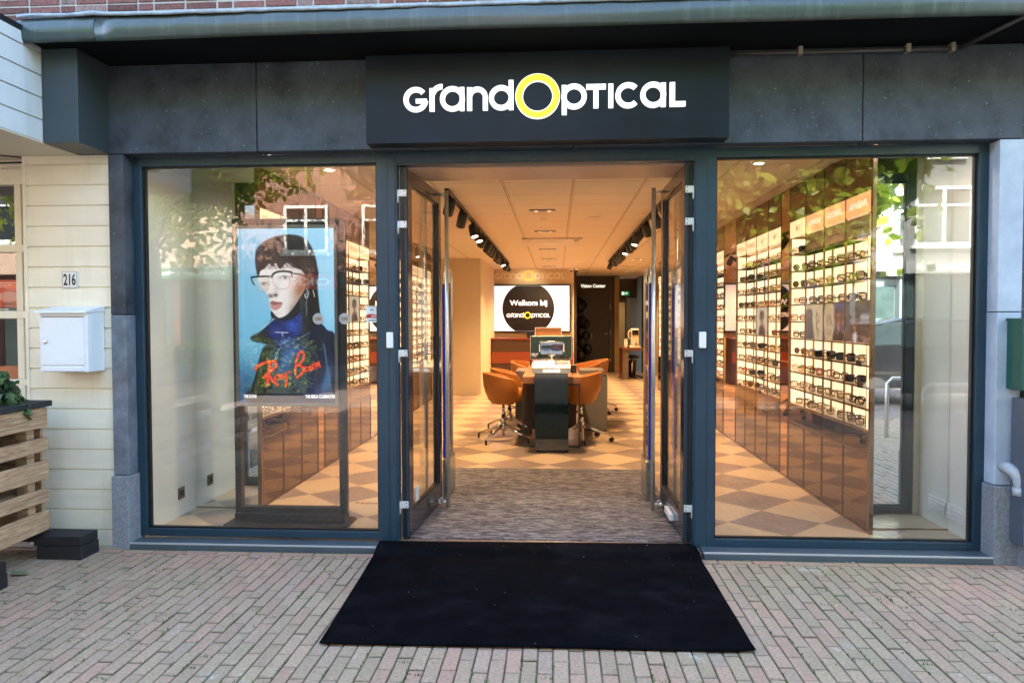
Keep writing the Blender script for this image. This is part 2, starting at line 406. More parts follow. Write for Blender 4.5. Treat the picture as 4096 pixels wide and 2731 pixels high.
# upper brick wall, bricks modelled where they show
def brickwall():
    mb = MB(); cols = []; L, H = .205, .0490; z = 3.10; r = 0
    while z < 3.62:
        x = -5.2+(r % 2)*L*.5; k = 0
        while x < 4.6:
            ln = L*(.5 if (k+r) % 3 == 0 else 1); j = random.uniform(-.003, .003)
            c = np.array([.16, .075, .060])*random.uniform(.65, 1.35); q = random.random()
            if q < .18: c = np.array([.20, .155, .13])*random.uniform(.7, 1.2)
            elif q < .21: c = np.array([.20, .16, .08])
            mb.box(x+.0055, x+ln-.0055, -.0395+j, .0, z+.005+random.uniform(-.001, .001), z+H-.005); cols += [c]*6; x += ln; k += 1
        z += H; r += 1
    m = mat('old bricks', (.2, .1, .08, 1), .85); n, N, Lk, p = nodes(m)
    at = N.new('ShaderNodeVertexColor'); at.layer_name = 'Col'; g = N.new('ShaderNodeNewGeometry')
    t = N.new('ShaderNodeTexNoise'); t.inputs['Scale'].default_value = 45; t.inputs['Detail'].default_value = 8; t.inputs['Roughness'].default_value = .7; Lk.new(g.outputs['Position'], t.inputs[0])
    rr = N.new('ShaderNodeValToRGB'); rr.color_ramp.elements[0].position = .3; rr.color_ramp.elements[1].position = .75; rr.color_ramp.elements[0].color = (.55, .5, .5, 1); rr.color_ramp.elements[1].color = (1.7, 1.5, 1.5, 1)
    Lk.new(t.outputs[0], rr.inputs[0]); x = N.new('ShaderNodeMix'); x.data_type = 'RGBA'; x.blend_type = 'MULTIPLY'; x.inputs[0].default_value = 1
    Lk.new(at.outputs[0], x.inputs[6]); Lk.new(rr.outputs[0], x.inputs[7]); Lk.new(x.outputs[2], p.inputs['Base Color'])
    b = N.new('ShaderNodeBump'); b.inputs['Strength'].default_value = .8; b.inputs['Distance'].default_value = .006; Lk.new(t.outputs[0], b.inputs['Height']); Lk.new(b.outputs[0], p.inputs['Normal'])
    mb.build('brickwork', m, SH, colors=cols, bevel=.003, seg=1)
    B(-5.2, 4.6, -.034, .3, 3.04, 3.62).build('mortar', mat('lime mortar', (.42, .42, .37, 1), .95, 0, .2, 30, .4, 120), SH)
    bw = mat('brick texture', (.2, .09, .07, 1), .85); n, N, Lk, p = nodes(bw)
    bt = N.new('ShaderNodeTexBrick'); bt.inputs['Scale'].default_value = 1; bt.inputs['Brick Width'].default_value = .21; bt.inputs['Row Height'].default_value = .06
    bt.inputs['Mortar Size'].default_value = .004; bt.inputs['Color1'].default_value = (.17, .07, .05, 1); bt.inputs['Color2'].default_value = (.26, .12, .085, 1); bt.inputs['Mortar'].default_value = (.3, .28, .25, 1)
    gg = N.new('ShaderNodeNewGeometry'); mp = N.new('ShaderNodeMapping'); mp.inputs['Rotation'].default_value = (R(90), 0, 0); Lk.new(gg.outputs['Position'], mp.inputs[0]); Lk.new(mp.outputs[0], bt.inputs[0]); Lk.new(bt.outputs[0], p.inputs['Base Color'])
    B(-5.2, 4.6, -.034, .3, 3.62, 6.1).build('upper_wall', bw, SH)
    B(-5.2, 4.6, -.3, 12, 6.1, 6.4).build('roof', mat('roof tile', (.08, .04, .03, 1), .8), SH)
brickwall()
# canopy with bowed fascia, dark soffit and lead flashing
def canopy():
    B(-3.015, 4.6, -.50, -.101, 3.04, 3.075).build('soffit', M_soffit, SH)
    B(-3.015, 4.6, -.1, .3, 3.04, 3.075).build('soffit', M_soffit, SH)
    fs = MB(); n = 60; prof = [(0, 0), (-.012, .02), (-.016, .06), (-.010, .10), (.0, .122), (.02, .128)]
    def bulge(x): return .006*math.sin(x*2.1)+.004*math.sin(x*5.3+1)
    for x0, x1 in ((-3.06, -2.60), (-2.595, 4.6)):
        V = []; k = len(prof)
        for i in range(n+1):
            x = x0+(x1-x0)*i/n
            sag = .012*math.cos((x-.2)/3.2*PI*.5)
            for (py, pz) in prof: V.append((x, -.52+py+bulge(x)*.5, 3.022+sag+pz))
        fs.add(V, [(i*k+j, i*k+j+1, (i+1)*k+j+1, (i+1)*k+j) for i in range(n) for j in range(k-1)], 0, True)
    o = fs.build('fascia', M_fascia, SH); md = o.modifiers.new('s', 'SOLIDIFY'); md.thickness = .012; md.offset = 1
    fl = MB(); V = []; n = 120; k = 5
    for i in range(n+1):
        x = -3.05+7.65*i/n; r = random.uniform(-.0035, .0035)
        lift = .014*math.exp(-((x+2.62)/.09)**2)+.010*math.exp(-((x+2.95)/.12)**2)
        V += [(x, -.545+r, 3.150+r+lift*.6), (x, -.55+r, 3.168+r+lift), (x, -.50, 3.182+r+lift), (x, -.25, 3.21+r), (x, -.035, 3.262+r*2)]
    fl.add(V, [(i*k+j, i*k+j+1, (i+1)*k+j+1, (i+1)*k+j) for i in range(n) for j in range(k-1)], 0, True)
    o = fl.build('lead_flashing', M_lead, SH); md = o.modifiers.new('s', 'SOLIDIFY'); md.thickness = .004
    # boxed corner at the left end
    B(-3.02, -2.805, -.39, -.0, 2.49, 3.038).build('corner_box', mat('corner box paint', (.045, .062, .070, 1), .4, 0, .06, 3), SH, bevel=.003)
    MB().tube([(1.0, -.135, 3.0), (2.32, -.135, 3.0)], .0125, 8).tube([(2.32, -.135, 3.0), (2.46, -.5, 3.03)], .0125, 8).build('conduit_pipe', mat('pipe brown', (.06, .055, .052, 1), .4), SH)
    for x in (1.42, 2.03, 2.28): k = MB().box(x-.012, x+.012, -.155, -.115, 2.982, 3.03); k.build('pipe_clip', mat('clip zinc', (.35, .32, .25, 1), .5, .5), SH)
    c = MB(); c.box(2.49, 2.53, -.57, -.53, 3.0, 3.19).tube([(2.53, -.56, 3.21), (2.545, -.585, 3.12), (2.53, -.575, 3.02), (2.50, -.56, 2.99)], .004, 6).build('bracket', mat('clip zinc', (.35, .32, .25, 1)), SH, bevel=.002)
canopy()
# frames
def frames():
    T = .062
    def window(x0, x1, z0, z1, gx0, gx1, gz0, gz1, left):
        f = MB()
        for (a, b, c, d) in ((x0, gx0, z0, z1), (gx1, x1, z0, z1), (gx0, gx1, z0, gz0), (gx0, gx1, gz1, z1)): f.box(a, b, 0, .07, c, d)
        o = f.build('window_frame', M_frame, SH, bevel=.003)
        g = MB()
        for (a, b, c, d) in ((gx0, gx0+.012, gz0, gz1), (gx1-.012, gx1, gz0, gz1), (gx0+.012, gx1-.012, gz0, gz0+.010), (gx0+.012, gx1-.012, gz1-.010, gz1)): g.box(a, b, .025, .055, c, d)
        g.build('gasket', M_black, o)
        p = B(gx0+.004, gx1-.004, .036, .042, gz0+.004, gz1-.004).build('pane', M_glass, o)
        return p
    window(-2.716, -1.131, .045, 2.489, -2.66, -1.131, .092, 2.428, True)
    window(.972, 2.577, .035, 2.489, .972, 2.518, .082, 2.428, False)
    for a, b in ((-1.131, -1.011), (.850, .972)):
        m = MB().box(a, b, -.004, .085, .035, 2.489)
        c = (a+b)/2; m.box(c-.002+.012, c+.002+.012, -.0055, -.003, .04, 2.42, 1)
        m.build('mullion', [M_frame, M_darkframe], SH, bevel=.003)
    h = MB().box(-1.011, .850, -.004, .085, 2.424, 2.489).box(-1.0, .84, .0, .07, 2.412, 2.424).box(-1.011, -1.0, .0, .07, .04, 2.424).box(.840, .850, .0, .07, .04, 2.424)
    h.build('door_frame', M_frame, SH, bevel=.002)
    B(-1.0, .84, .085, .50, 2.405, 2.60).build('door_lintel', mat('lintel pale metal', (.42, .36, .32, 1), .35, .2), SH)
    s = mat('sill metal', (.095, .125, .15, 1), .35, .3, .1, 5)
    for a, b in ((-2.715, -1.045), (.885, 2.575)): k = MB().box(a, b, -.125, .0, -.01, .036).box(a, b, -.127, -.12, .028, .040, 1); k.build('window_sill', [s, mat('sill edge', (.45, .48, .50, 1), .4, .3)], SH, bevel=.002)
    B(-1.04, .88, -.115, .09, -.01, .030).build('threshold', mat('threshold stone', (.16, .12, .095, 1), .25, 0, .3, 9, .1, 40), SH, bevel=.003)
    for x, z in ((-1.22, .066), (-2.58, .066), (1.04, .056), (2.46, .056)): d = MB().box(x-.018, x+.018, -.006, .0, z-.009, z+.009); d.build('drain_cap', M_frame, SH, bevel=.002)
frames()
# doors, standing open inward
def door(side):
    hx, ang = (-.945, R(86.2)) if side < 0 else (.792, R(90.6))
    T = Matrix.Translation((hx, .055, 0)) @ Matrix.Rotation(ang, 4, 'Z')     # leaf runs along local +x, inner face toward the opening
    s = -1 if side < 0 else 1            # opening side is local -y for the left leaf, +y for the right leaf
    t0, t1 = (0, .050) if side < 0 else (-.050, 0)
    f = MB(); W = .94
    for (a, b, c, d) in ((0, .105, .045, 2.405), (W-.075, W, .045, 2.405), (.105, W-.075, .045, .20), (.105, W-.075, 2.315, 2.405)): f.box(a, b, t0, t1, c, d, 0, T)
    o = f.build('glazed_door', M_darkdoor, SH, bevel=.002)
    e = MB().box(-.012, 0, t0+.004, t1-.004, .05, 2.40, 0, T).box(-.016, -.0115, (t0+t1)/2-.010, (t0+t1)/2+.006, .05, 2.40, 1, T)
    e.build('edge_seal', [M_frame, M_black], o)
    B0 = MB().box(.108, W-.078, t0+.022, t0+.028, .203, 2.312, 0, T).build('pane', M_glass2, o)
    g = MB()
    for (a, b, c, d) in ((.105, .113, .2, 2.315), (W-.083, W-.075, .2, 2.315), (.113, W-.083, .2, .208), (.113, W-.083, 2.307, 2.315)): g.box(a, b, t0+.012, t0+.038, c, d, 0, T)
    g.build('gasket', M_black, o)
    hy = (t0-.075) if side < 0 else (t1+.075); fy = t0 if side < 0 else t1; by = t1 if side < 0 else t0
    hb = (t1+.045) if side < 0 else (t0-.045)
    h = MB()
    h.tube([T @ Vector((.80, hy, .040)), T @ Vector((.80, hy, 2.40))], .0155, 14)
    for z in (.075, 2.372): h.tube([T @ Vector((.80, fy, z)), T @ Vector((.80, hy, z))], .0085, 10); 
    h.tube([T @ Vector((.83, hb, .06)), T @ Vector((.83, hb, 2.38))], .013, 12)
    for z in (.10, 2.34): h.tube([T @ Vector((.83, by, z)), T @ Vector((.83, hb, z))], .0085, 10)
    h.build('pull_handle', M_steel, o)
    for z in (.265, 1.232, 2.045, 2.242):
        q = MB(); hz = MB()
        x0, x1 = (-.997, -.945) if side < 0 else (.792, .838)
        q.box(x0, x1, .018, .030, z-.021, z+.021)
        if side < 0: q.tube([(-1.002, .022, z-.06), (-1.002, .022, z+.021)], .007, 10)
        else: q.tube([(.842, .022, z-.06), (.842, .022, z+.021)], .007, 10)
        for dz in (-.012, .012):
            xc = -.957 if side < 0 else .803
            q.tube([(xc, .016, z+dz), (xc, .0185, z+dz)], .004, 8, 1)
        q.build('hinge', [M_hinge, M_black], o, bevel=.001)
    # eye bolt
    c = T @ Vector((.74, hy*.45+fy*.55, .10)); q = MB()
    q.tube([c+Vector((.02*math.cos(a), 0, .02*math.sin(a))) for a in [2*PI*i/16 for i in range(16)]], .004, 6, closed=True)
    q.tube([T @ Vector((.74, fy, .10)), c-Vector((s*-.0, 0, 0))], .004, 6); q.build('ring_bolt', M_chrome, o)
    if side > 0:
        MB().box(.33, .56, fy, fy+.028, .085, .13, 0, T).build('floor_bolt_box', M_whitep, o, bevel=.004)
        a = MB().box(.05, .34, -.03, -.012, 2.408, 2.42, 0, T).tube([(.70, .50, 2.41), (.79, .25, 2.41)], .006, 6); a.build('closer_arm', M_steel, o)
    else:
        k = MB().box(.17, .26, fy-.0015+.006, fy+.0075, .23, .33, 0, T)
        k.build('sticker', mat('sticker pale', (.55, .6, .58, 1), .4), o)
M_darkdoor = mat('door leaf dark gloss', (.020, .022, .030, 1), .13, 0, .08, 3, spec=.6)
door(-1); door(1)
def small_front():
    for x, lab in ((-1.048, 'small white alarm contact on the left door post'), (.892, 'small white alarm contact on the right door post')):
        o = thing('alarm_sensor', lab, 'sensor', (x, -.02, 1.27), 'alarm contacts on the door posts')
        B(x-.021, x+.021, -.030, -.006, 1.266, 1.366).build('housing', M_whitep, o, bevel=.006, seg=3)
        for z in (1.29, 1.34): MB().tube([(x+.006, -.0305, z), (x+.006, -.0315, z)], .0045, 10).build('screw', M_hinge, o)
    # stickers on the left window
    o = thing('window_sticker', 'white and red certificate stickers at the right edge of the left shop window', 'sticker', (-1.17, .03, 1.43))
    s = MB().box(-1.213, -1.134, .032, .0345, 1.481, 1.532, 0).box(-1.211, -1.134, .032, .0345, 1.456, 1.478, 1).box(-1.211, -1.134, .032, .0345, 1.428, 1.455, 0)
    s.build('sheet', [mat('sticker white', (.72, .80, .82, 1), .4), mat('sticker red', (.42, .02, .03, 1), .4)], o)
    t = MB(); text_on(t, 'SMC', (-1.186, .0315, 1.502), (1, 0, 0), (0, 0, 1), .026, .011, 0, .03)
    text_on(t, 'lomans', (-1.200, .0315, 1.436), (1, 0, 0), (0, 0, 1), .052, .012, 0, .02)
    for k in range(2): t.box(-1.18, -1.14, .0312, .0318, 1.469-k*.006, 1.4715-k*.006, 1)
    t.box(-1.203, -1.15, .0312, .0318, 1.524, 1.526).box(-1.203, -1.15, .0312, .0318, 1.489, 1.490)
    t.build('print', [M_black, M_white], o)
    t = MB(); text_on(t, 'ISO gecertificeerd', (-1.291, .0335, .258), (1, 0, 0), (0, 0, 1), .138, .018, 0, .01)
    tag(t.build('window_lettering', mat('lettering maroon', (.16, .03, .05, 1), .4)), 'small maroon words ISO gecertificeerd low on the left shop window', 'lettering')
    for x, lab in ((-1.523, 'left one of two round grey CBR window stickers over the poster'), (-1.352, 'right one of two round grey CBR window stickers beside the poster')):
        m = MB(); m.lathe([(.036, 0), (.036, .001)], (x, .034, 1.452), 28, 0, Matrix.Rotation(R(90), 3, 'X')); 
        text_on(m, 'CBR', (x-.024, .0325, 1.440), (1, 0, 0), (0, 0, 1), .048, .022, 1, .05)
        tag(m.build('round_sticker', [mat('sticker grey', (.35, .35, .33, 1), .5), mat('sticker tan', (.20, .13, .07, 1), .5)]), lab, 'sticker', 'round stickers on the left window')
small_front()
# sign
def sign():
    o = thing('shop_sign', 'long black sign box with lit white and yellow GrandOptical letters', 'sign', (-.07, -.14, 2.49))
    B(-1.133, .997, -.225, -.102, 2.492, 3.012).build('sign_box', mat('sign box satin', (.007, .013, .021, 1), .40, 0, .35, 1.7, .03, 5, rvar=.12, spec=.22), o, bevel=.002)
    m = MB(); k = .00097; logo(m, (-1.135+(335-97)*k, -.2255, 2.672), (1, 0, 0), (0, -1, 0), 1698*k, 0, 1, .012, 0, 0)
    m.build('letters', [M_letter, M_yellow], o)
sign()
# mat and carpet
def doormat():
    n, k = 60, 44; c = [(-1.122, -.018), (.858, .030), (.857, -1.372), (-1.052, -1.400)]
    mb = MB(); V = []
    for j in range(k+1):
        v = j/k
        for i in range(n+1):
            u = i/n
            x = (1-v)*((1-u)*c[0][0]+u*c[1][0])+v*((1-u)*c[3][0]+u*c[2][0]); y = (1-v)*((1-u)*c[0][1]+u*c[1][1])+v*((1-u)*c[3][1]+u*c[2][1])
            z = .010+.0018*math.sin(x*5+y*3)+.0012*math.sin(y*11+x)
            z += .030*math.exp(-((x-.72)/.12)**2-((y-.02)/.16)**2)+.008*math.exp(-((x-.86)/.06)**2-((y+1.37)/.05)**2)
            if y > -.13: z = max(z, .036)
            elif y > -.22: z = max(z, .010+.026*(y+.22)/.09)
            V.append((x, y, z))
    mb.add(V, [(j*(n+1)+i, j*(n+1)+i+1, (j+1)*(n+1)+i+1, (j+1)*(n+1)+i) for j in range(k) for i in range(n)], 0, True)
    m = mat('black mat', (.0014, .0020, .0036, 1), .95, 0, .5, 6, .6, 350, spec=.05); n_, N, L, p = nodes(m)
    t = N.new('ShaderNodeTexNoise'); t.inputs['Scale'].default_value = 60; t.inputs['Detail'].default_value = 1; g = N.new('ShaderNodeNewGeometry'); L.new(g.outputs['Position'], t.inputs[0])
    r = N.new('ShaderNodeValToRGB'); r.color_ramp.elements[0].position = .79; r.color_ramp.elements[1].position = .81; L.new(t.outputs[0], r.inputs[0])
    x = N.new('ShaderNodeMix'); x.data_type = 'RGBA'; src = p.inputs['Base Color'].links[0].from_socket; L.new(r.outputs[0], x.inputs[0]); L.new(src, x.inputs[6]); x.inputs[7].default_value = (.4, .4, .38, 1); L.new(x.outputs[2], p.inputs['Base Color'])
    o = mb.build('doormat', m); md = o.modifiers.new('s', 'SOLIDIFY'); md.thickness = .007; md.offset = 1
    grime(m, (.012, .013, .016, 1), .8, (2.2, 3.5, 1), .50, .75)
    tag(o, 'large plain black mat lying on the pavers before the open doors', 'mat')
    cm = mat('striped carpet', (.016, .015, .018, 1), .95, 0, 0, 10, 0, 40, col2=(.23, .215, .22, 1), stretch=(1, 6, 1)); n_, N, L, p = nodes(cm)
    for nd in N:
        if nd.type == 'TEX_NOISE': nd.inputs['Detail'].default_value = 10; nd.inputs['Roughness'].default_value = .85
        if nd.type == 'VALTORGB': nd.color_ramp.elements[0].position = .46; nd.color_ramp.elements[1].position = .57
    tag(B(-1.0, .84, .092, 2.30, .018, .034).build('entrance_carpet', cm), 'grey black streaked entrance carpet just inside the open doors', 'carpet')
doormat()

# ------------------------------------------------------------------ interior shell
def shell():
    fm = mat('checker stone floor', (.5, .4, .28, 1), .2); n, N, L, p = nodes(fm)
    g = N.new('ShaderNodeNewGeometry'); mp = N.new('ShaderNodeMapping'); S = 2/.64   # half diagonal .32
    mp.inputs['Location'].default_value = (0, 0, 0); mp.inputs['Rotation'].default_value = (0, 0, R(45))
    sh = N.new('ShaderNodeVectorMath'); sh.operation = 'SUBTRACT'; sh.inputs[1].default_value = (1.515, .27, 0)
    L.new(g.outputs['Position'], sh.inputs[0]); L.new(sh.outputs[0], mp.inputs[0])
    side = .4540
    mp.inputs['Scale'].default_value = (1/side, 1/side, 0); 
    sp_ = N.new('ShaderNodeSeparateXYZ'); L.new(mp.outputs[0], sp_.inputs[0])
    def M(op, a, b=None):
        x = N.new('ShaderNodeMath'); x.operation = op
        for i, v in enumerate((a, b)):
            if v is None: continue
            if isinstance(v, (int, float)): x.inputs[i].default_value = v
            else: L.new(v, x.inputs[i])
        return x.outputs[0]
    # mapping node scales before rotation; the two scales are equal so the order is harmless
    fx, fy = M('FLOOR', sp_.outputs[0]), M('FLOOR', sp_.outputs[1]); ck = M('MODULO', M('ADD', M('ADD', fx, fy), 200), 2)
    joint = M('MINIMUM', M('MINIMUM', M('FRACT', sp_.outputs[0]), M('FRACT', sp_.outputs[1])), 1)
    jf = M('LESS_THAN', joint, .006)
    t = N.new('ShaderNodeTexNoise'); t.inputs['Scale'].default_value = 6; t.inputs['Detail'].default_value = 9; t.inputs['Roughness'].default_value = .75; t.inputs['Distortion'].default_value = 2.2; L.new(g.outputs['Position'], t.inputs[0])
    r1 = N.new('ShaderNodeValToRGB'); r1.color_ramp.elements[0].color = (.47, .35, .225, 1); r1.color_ramp.elements[1].color = (.57, .45, .30, 1); L.new(t.outputs[0], r1.inputs[0])
    r2 = N.new('ShaderNodeValToRGB'); r2.color_ramp.elements[0].color = (.21, .162, .137, 1); r2.color_ramp.elements[0].position = .3; r2.color_ramp.elements[1].color = (.48, .41, .36, 1); r2.color_ramp.elements[1].position = .80
    e = r2.color_ramp.elements.new(.60); e.color = (.275, .215, .182, 1); L.new(t.outputs[0], r2.inputs[0])
    x = N.new('ShaderNodeMix'); x.data_type = 'RGBA'; L.new(ck, x.inputs[0]); L.new(r2.outputs[0], x.inputs[7]); L.new(r1.outputs[0], x.inputs[6])
    y = N.new('ShaderNodeMix'); y.data_type = 'RGBA'; y.blend_type = 'MULTIPLY'; L.new(jf, y.inputs[0]); L.new(x.outputs[2], y.inputs[6]); y.inputs[7].default_value = (.75, .7, .65, 1); L.new(y.outputs[2], p.inputs['Base Color'])
    p.inputs['Roughness'].default_value = .28
    struct(B(-3.4, 3.4, .04, 22, -.1, .025).build('floor', fm), 'beige and brown diamond tiled shop floor')
    cm = mat('ceiling tiles', (.72, .66, .55, 1), .8); n, N, L, p = nodes(cm)
    g = N.new('ShaderNodeNewGeometry'); sp_ = N.new('ShaderNodeSeparateXYZ'); L.new(g.outputs['Position'], sp_.inputs[0])
    def gl(o_, off, per, w_):
        a = M('FRACT', M('DIVIDE', M('ADD', o_, 60*per-off), per)); return M('LESS_THAN', a, w_)
    j = M('MAXIMUM', gl(sp_.outputs[0], .13, .6, .05), gl(sp_.outputs[1], 1.628, .6, .022)); j2 = gl(sp_.outputs[0], .13, .6, .010)
    x = N.new('ShaderNodeMix'); x.data_type = 'RGBA'; L.new(j, x.inputs[0]); x.inputs[6].default_value = (.72, .64, .52, 1); x.inputs[7].default_value = (.58, .50, .39, 1)
    x2 = N.new('ShaderNodeMix'); x2.data_type = 'RGBA'; L.new(M('MAXIMUM', j2, gl(sp_.outputs[1], 1.628, .6, .014)), x2.inputs[0]); L.new(x.outputs[2], x2.inputs[6]); x2.inputs[7].default_value = (.33, .27, .19, 1); L.new(x2.outputs[2], p.inputs['Base Color'])
    struct(B(-3.4, 3.4, .0871, 22, 2.60, 2.8).build('ceiling', cm), 'tiled office ceiling of the shop')
    struct(B(-2.9, -2.73, .08, .80, .0, 2.6).build('wall', M_panelL), 'pale satin panel wall beside the left window')
    struct(B(2.62, 2.8, .08, .60, .0, 2.6).build('wall', M_panelL), 'pale satin panel wall beside the right window')
    struct(B(2.579, 2.80, .0711, .0798, .0, 2.6).build('wall', M_panelL)); struct(B(-2.90, -2.718, .0711, .0798, .0, 2.6).build('wall', M_panelL))
    struct(B(-2.9, -2.55, .80, 14, 0, 2.6).build('wall', M_warmwall)); struct(B(2.5, 2.8, .60, 22, 0, 2.6).build('wall', M_warmwall))
    struct(B(-2.54, -1.437, 9.12, 12.6, 0, 2.6).build('pillar', M_warmwall), 'plain cream pillar beside the screen wall')
    struct(B(-2.0, .395, 12.2, 12.6, 0, 2.6).build('wall', M_warmwall), 'cream wall that carries the screen')
    struct(B(.395, .46, 12.2, 14.9, 0, 2.6).build('wall', M_darkwall)); 
    struct(B(.30, 1.54, 14.9, 15.1, 0, 2.6).build('wall', M_darkwall), 'dark wall of the vision centre')
    struct(B(1.54, 1.66, 14.85, 15.1, 0, 2.6).build('pillar', mat('ochre paint', (.26, .17, .07, 1), .5)))
    struct(B(2.26, 2.499, 14.9, 19.5, 0, 2.599).build('wall', M_darkwall)); struct(B(1.6, 3.0, 19.5, 19.7, 0, 2.6).build('wall', mat('brown back wall', (.10, .055, .025, 1), .6)))
    struct(B(1.655, 3.0, 16.4, 16.5, 2.05, 2.6).build('wall', mat('brown back wall', (.1, .05, .02, 1), .6)))
    struct(B(-3.6, 3.6, 21.6, 22, 0, 2.6).build('wall', M_darkwall))
    for x0, x1, yy, lab in ((-2.73, -2.245, .775, 'tall mirror panel at the back of the left window bay'), (2.075, 2.62, .472, 'tall mirror panel at the back of the right window bay')):
        o = thing('mirror_panel', lab, 'mirror', ((x0+x1)/2, yy, 0)); B(x0+.003, x1-.003, yy, yy+.012, .026, 2.598).build('glass', M_mirror, o)
        B(x0, x1, yy-.004, yy+.001, .0255, .034).build('joint_strip', M_bronze_t, o)
shell()
def wall_bits():
    o = thing('power_socket', 'bronze framed black power socket low on the pale left bay wall', 'socket', (-2.728, .555, .19))
    B(-2.73, -2.722, .512, .598, .148, .232).build('frame', mat('socket bronze', (.22, .15, .10, 1), .35, .5), o, bevel=.002)
    B(-2.7225, -2.719, .533, .577, .168, .212).build('insert', M_black, o, bevel=.002)
    o = thing('wall_vent', 'white slotted ventilation grille low on the right bay wall', 'vent', (2.61, .35, .11))
    B(2.606, 2.62, .235, .468, .108, .212).build('plate', M_white, o, bevel=.003)
    m = MB()
    for g_ in range(3):
        for k in range(5):
            y0 = .247+g_*.074; z = .122+k*.017; m.add([(2.606, y0, z), (2.606, y0+.062, z), (2.598, y0+.062, z-.004), (2.598, y0, z-.004), (2.606, y0, z-.010), (2.606, y0+.062, z-.010)], [(0, 1, 2, 3), (3, 2, 5, 4)])
    m.build('slat', M_white, o)
    o = MB().lathe([(.075, 0), (.07, -.03), (.05, -.045), (.001, -.05)], (-2.45, .45, 2.60), 20)
wall_bits()

# ------------------------------------------------------------------ eyeglasses
GL = []
def glasses_mesh(kind):
    mb = MB(); w, h, r = {'sq': (.051, .042, .0034), 'rnd': (.048, .045, .0021), 'wide': (.056, .043, .0038), 'thin': (.051, .040, .0020)}[kind]
    ex = 4.5 if kind in ('sq', 'wide') else 2.3
    for s in (-1, 1):
        cx = s*(w/2+.010); P = []
        for i in range(14):
            a = 2*PI*i/14; ca, sa = math.cos(a), math.sin(a)
            P.append((cx+math.copysign(abs(ca)**(2/ex), ca)*w/2, 0, h/2+.006+math.copysign(abs(sa)**(2/ex), sa)*h/2))
        mb.tube(P, r, 5, 0, closed=True)
        mb.add([(x, .001, z) for x, y, z in P], [tuple(range(14))], 1)
        e = s*(w+.012)
        mb.tube([(e, 0, h*.8), (e+s*.003, .02, h*.8), (e+s*.002, .10, h*.76), (e-s*.002, .125, h*.55), (e-s*.004, .14, h*.28)], [r*1.2, r*1.4, r*1.1, r*1.5, r], 5, 0)
    mb.tube([(-.011, 0, h*.72), (0, -.002, h*.80), (.011, 0, h*.72)], r, 5, 0)
    return mb
M_lensc = glass('clear lens', .02, (.72, .64, .54, 1)); M_lensd = mat('dark lens', (.02, .012, .010, 1), .08, 0, spec=.8); M_lensb = mat('brown lens', (.14, .05, .015, 1), .1)
KINDS = [('black square', 'sq', (.008, .007, .007, 1), 0), ('brown tortoise square', 'sq', (.10, .035, .012, 1), 0), ('thin gold round', 'rnd', (.42, .26, .10, 1), 0), ('dark lensed black wide', 'wide', (.006, .006, .006, 1), 1),
         ('clear pale wide', 'wide', (.45, .34, .22, 1), 0), ('red square', 'sq', (.40, .02, .015, 1), 0), ('brown lensed round', 'rnd', (.16, .07, .03, 1), 2), ('thin black oval', 'thin', (.01, .01, .01, 1), 0), ('dark brown wide', 'wide', (.045, .018, .008, 1), 0)]
WTS = [6, 4, 2.5, 2, 3, .7, 2, 3, 4]
GM = []
for nm, k, c, l in KINDS:
    o = glasses_mesh(k).build('eyeglasses', [mat('frame '+nm, c, .25), (M_lensc, M_lensd, M_lensb)[l]], base=(0, 0, 0)); GM.append(o.data); bpy.data.objects.remove(o)
def put_glasses(x, y, z, rz, label, ki=None, sc_=1.13, group='eyeglasses on the lit shelves'):
    if ki is None: ki = random.choices(range(len(KINDS)), WTS)[0]
    o = bpy.data.objects.new('eyeglasses', GM[ki]); COL.objects.link(o); o.location = (x, y, z); o.rotation_euler = (0, 0, rz); o.scale = (sc_,)*3
    o['label'] = label.replace('KIND', KINDS[ki][0]); o['category'] = 'eyeglasses'
    if group: o['group'] = group
    return o
STUFF = MB()
def stuff_glasses(x, y, z, rz):
    ki = random.choices(range(len(KINDS)), WTS)[0]; me = GM[ki]; T = Matrix.Translation((x, y, z)) @ Matrix.Rotation(rz, 4, 'Z') @ Matrix.Scale(1.15, 4)
    STUFF.add([T @ v.co for v in me.vertices], [tuple(p.vertices) for p in me.polygons if p.material_index == 0], min(ki, 8))

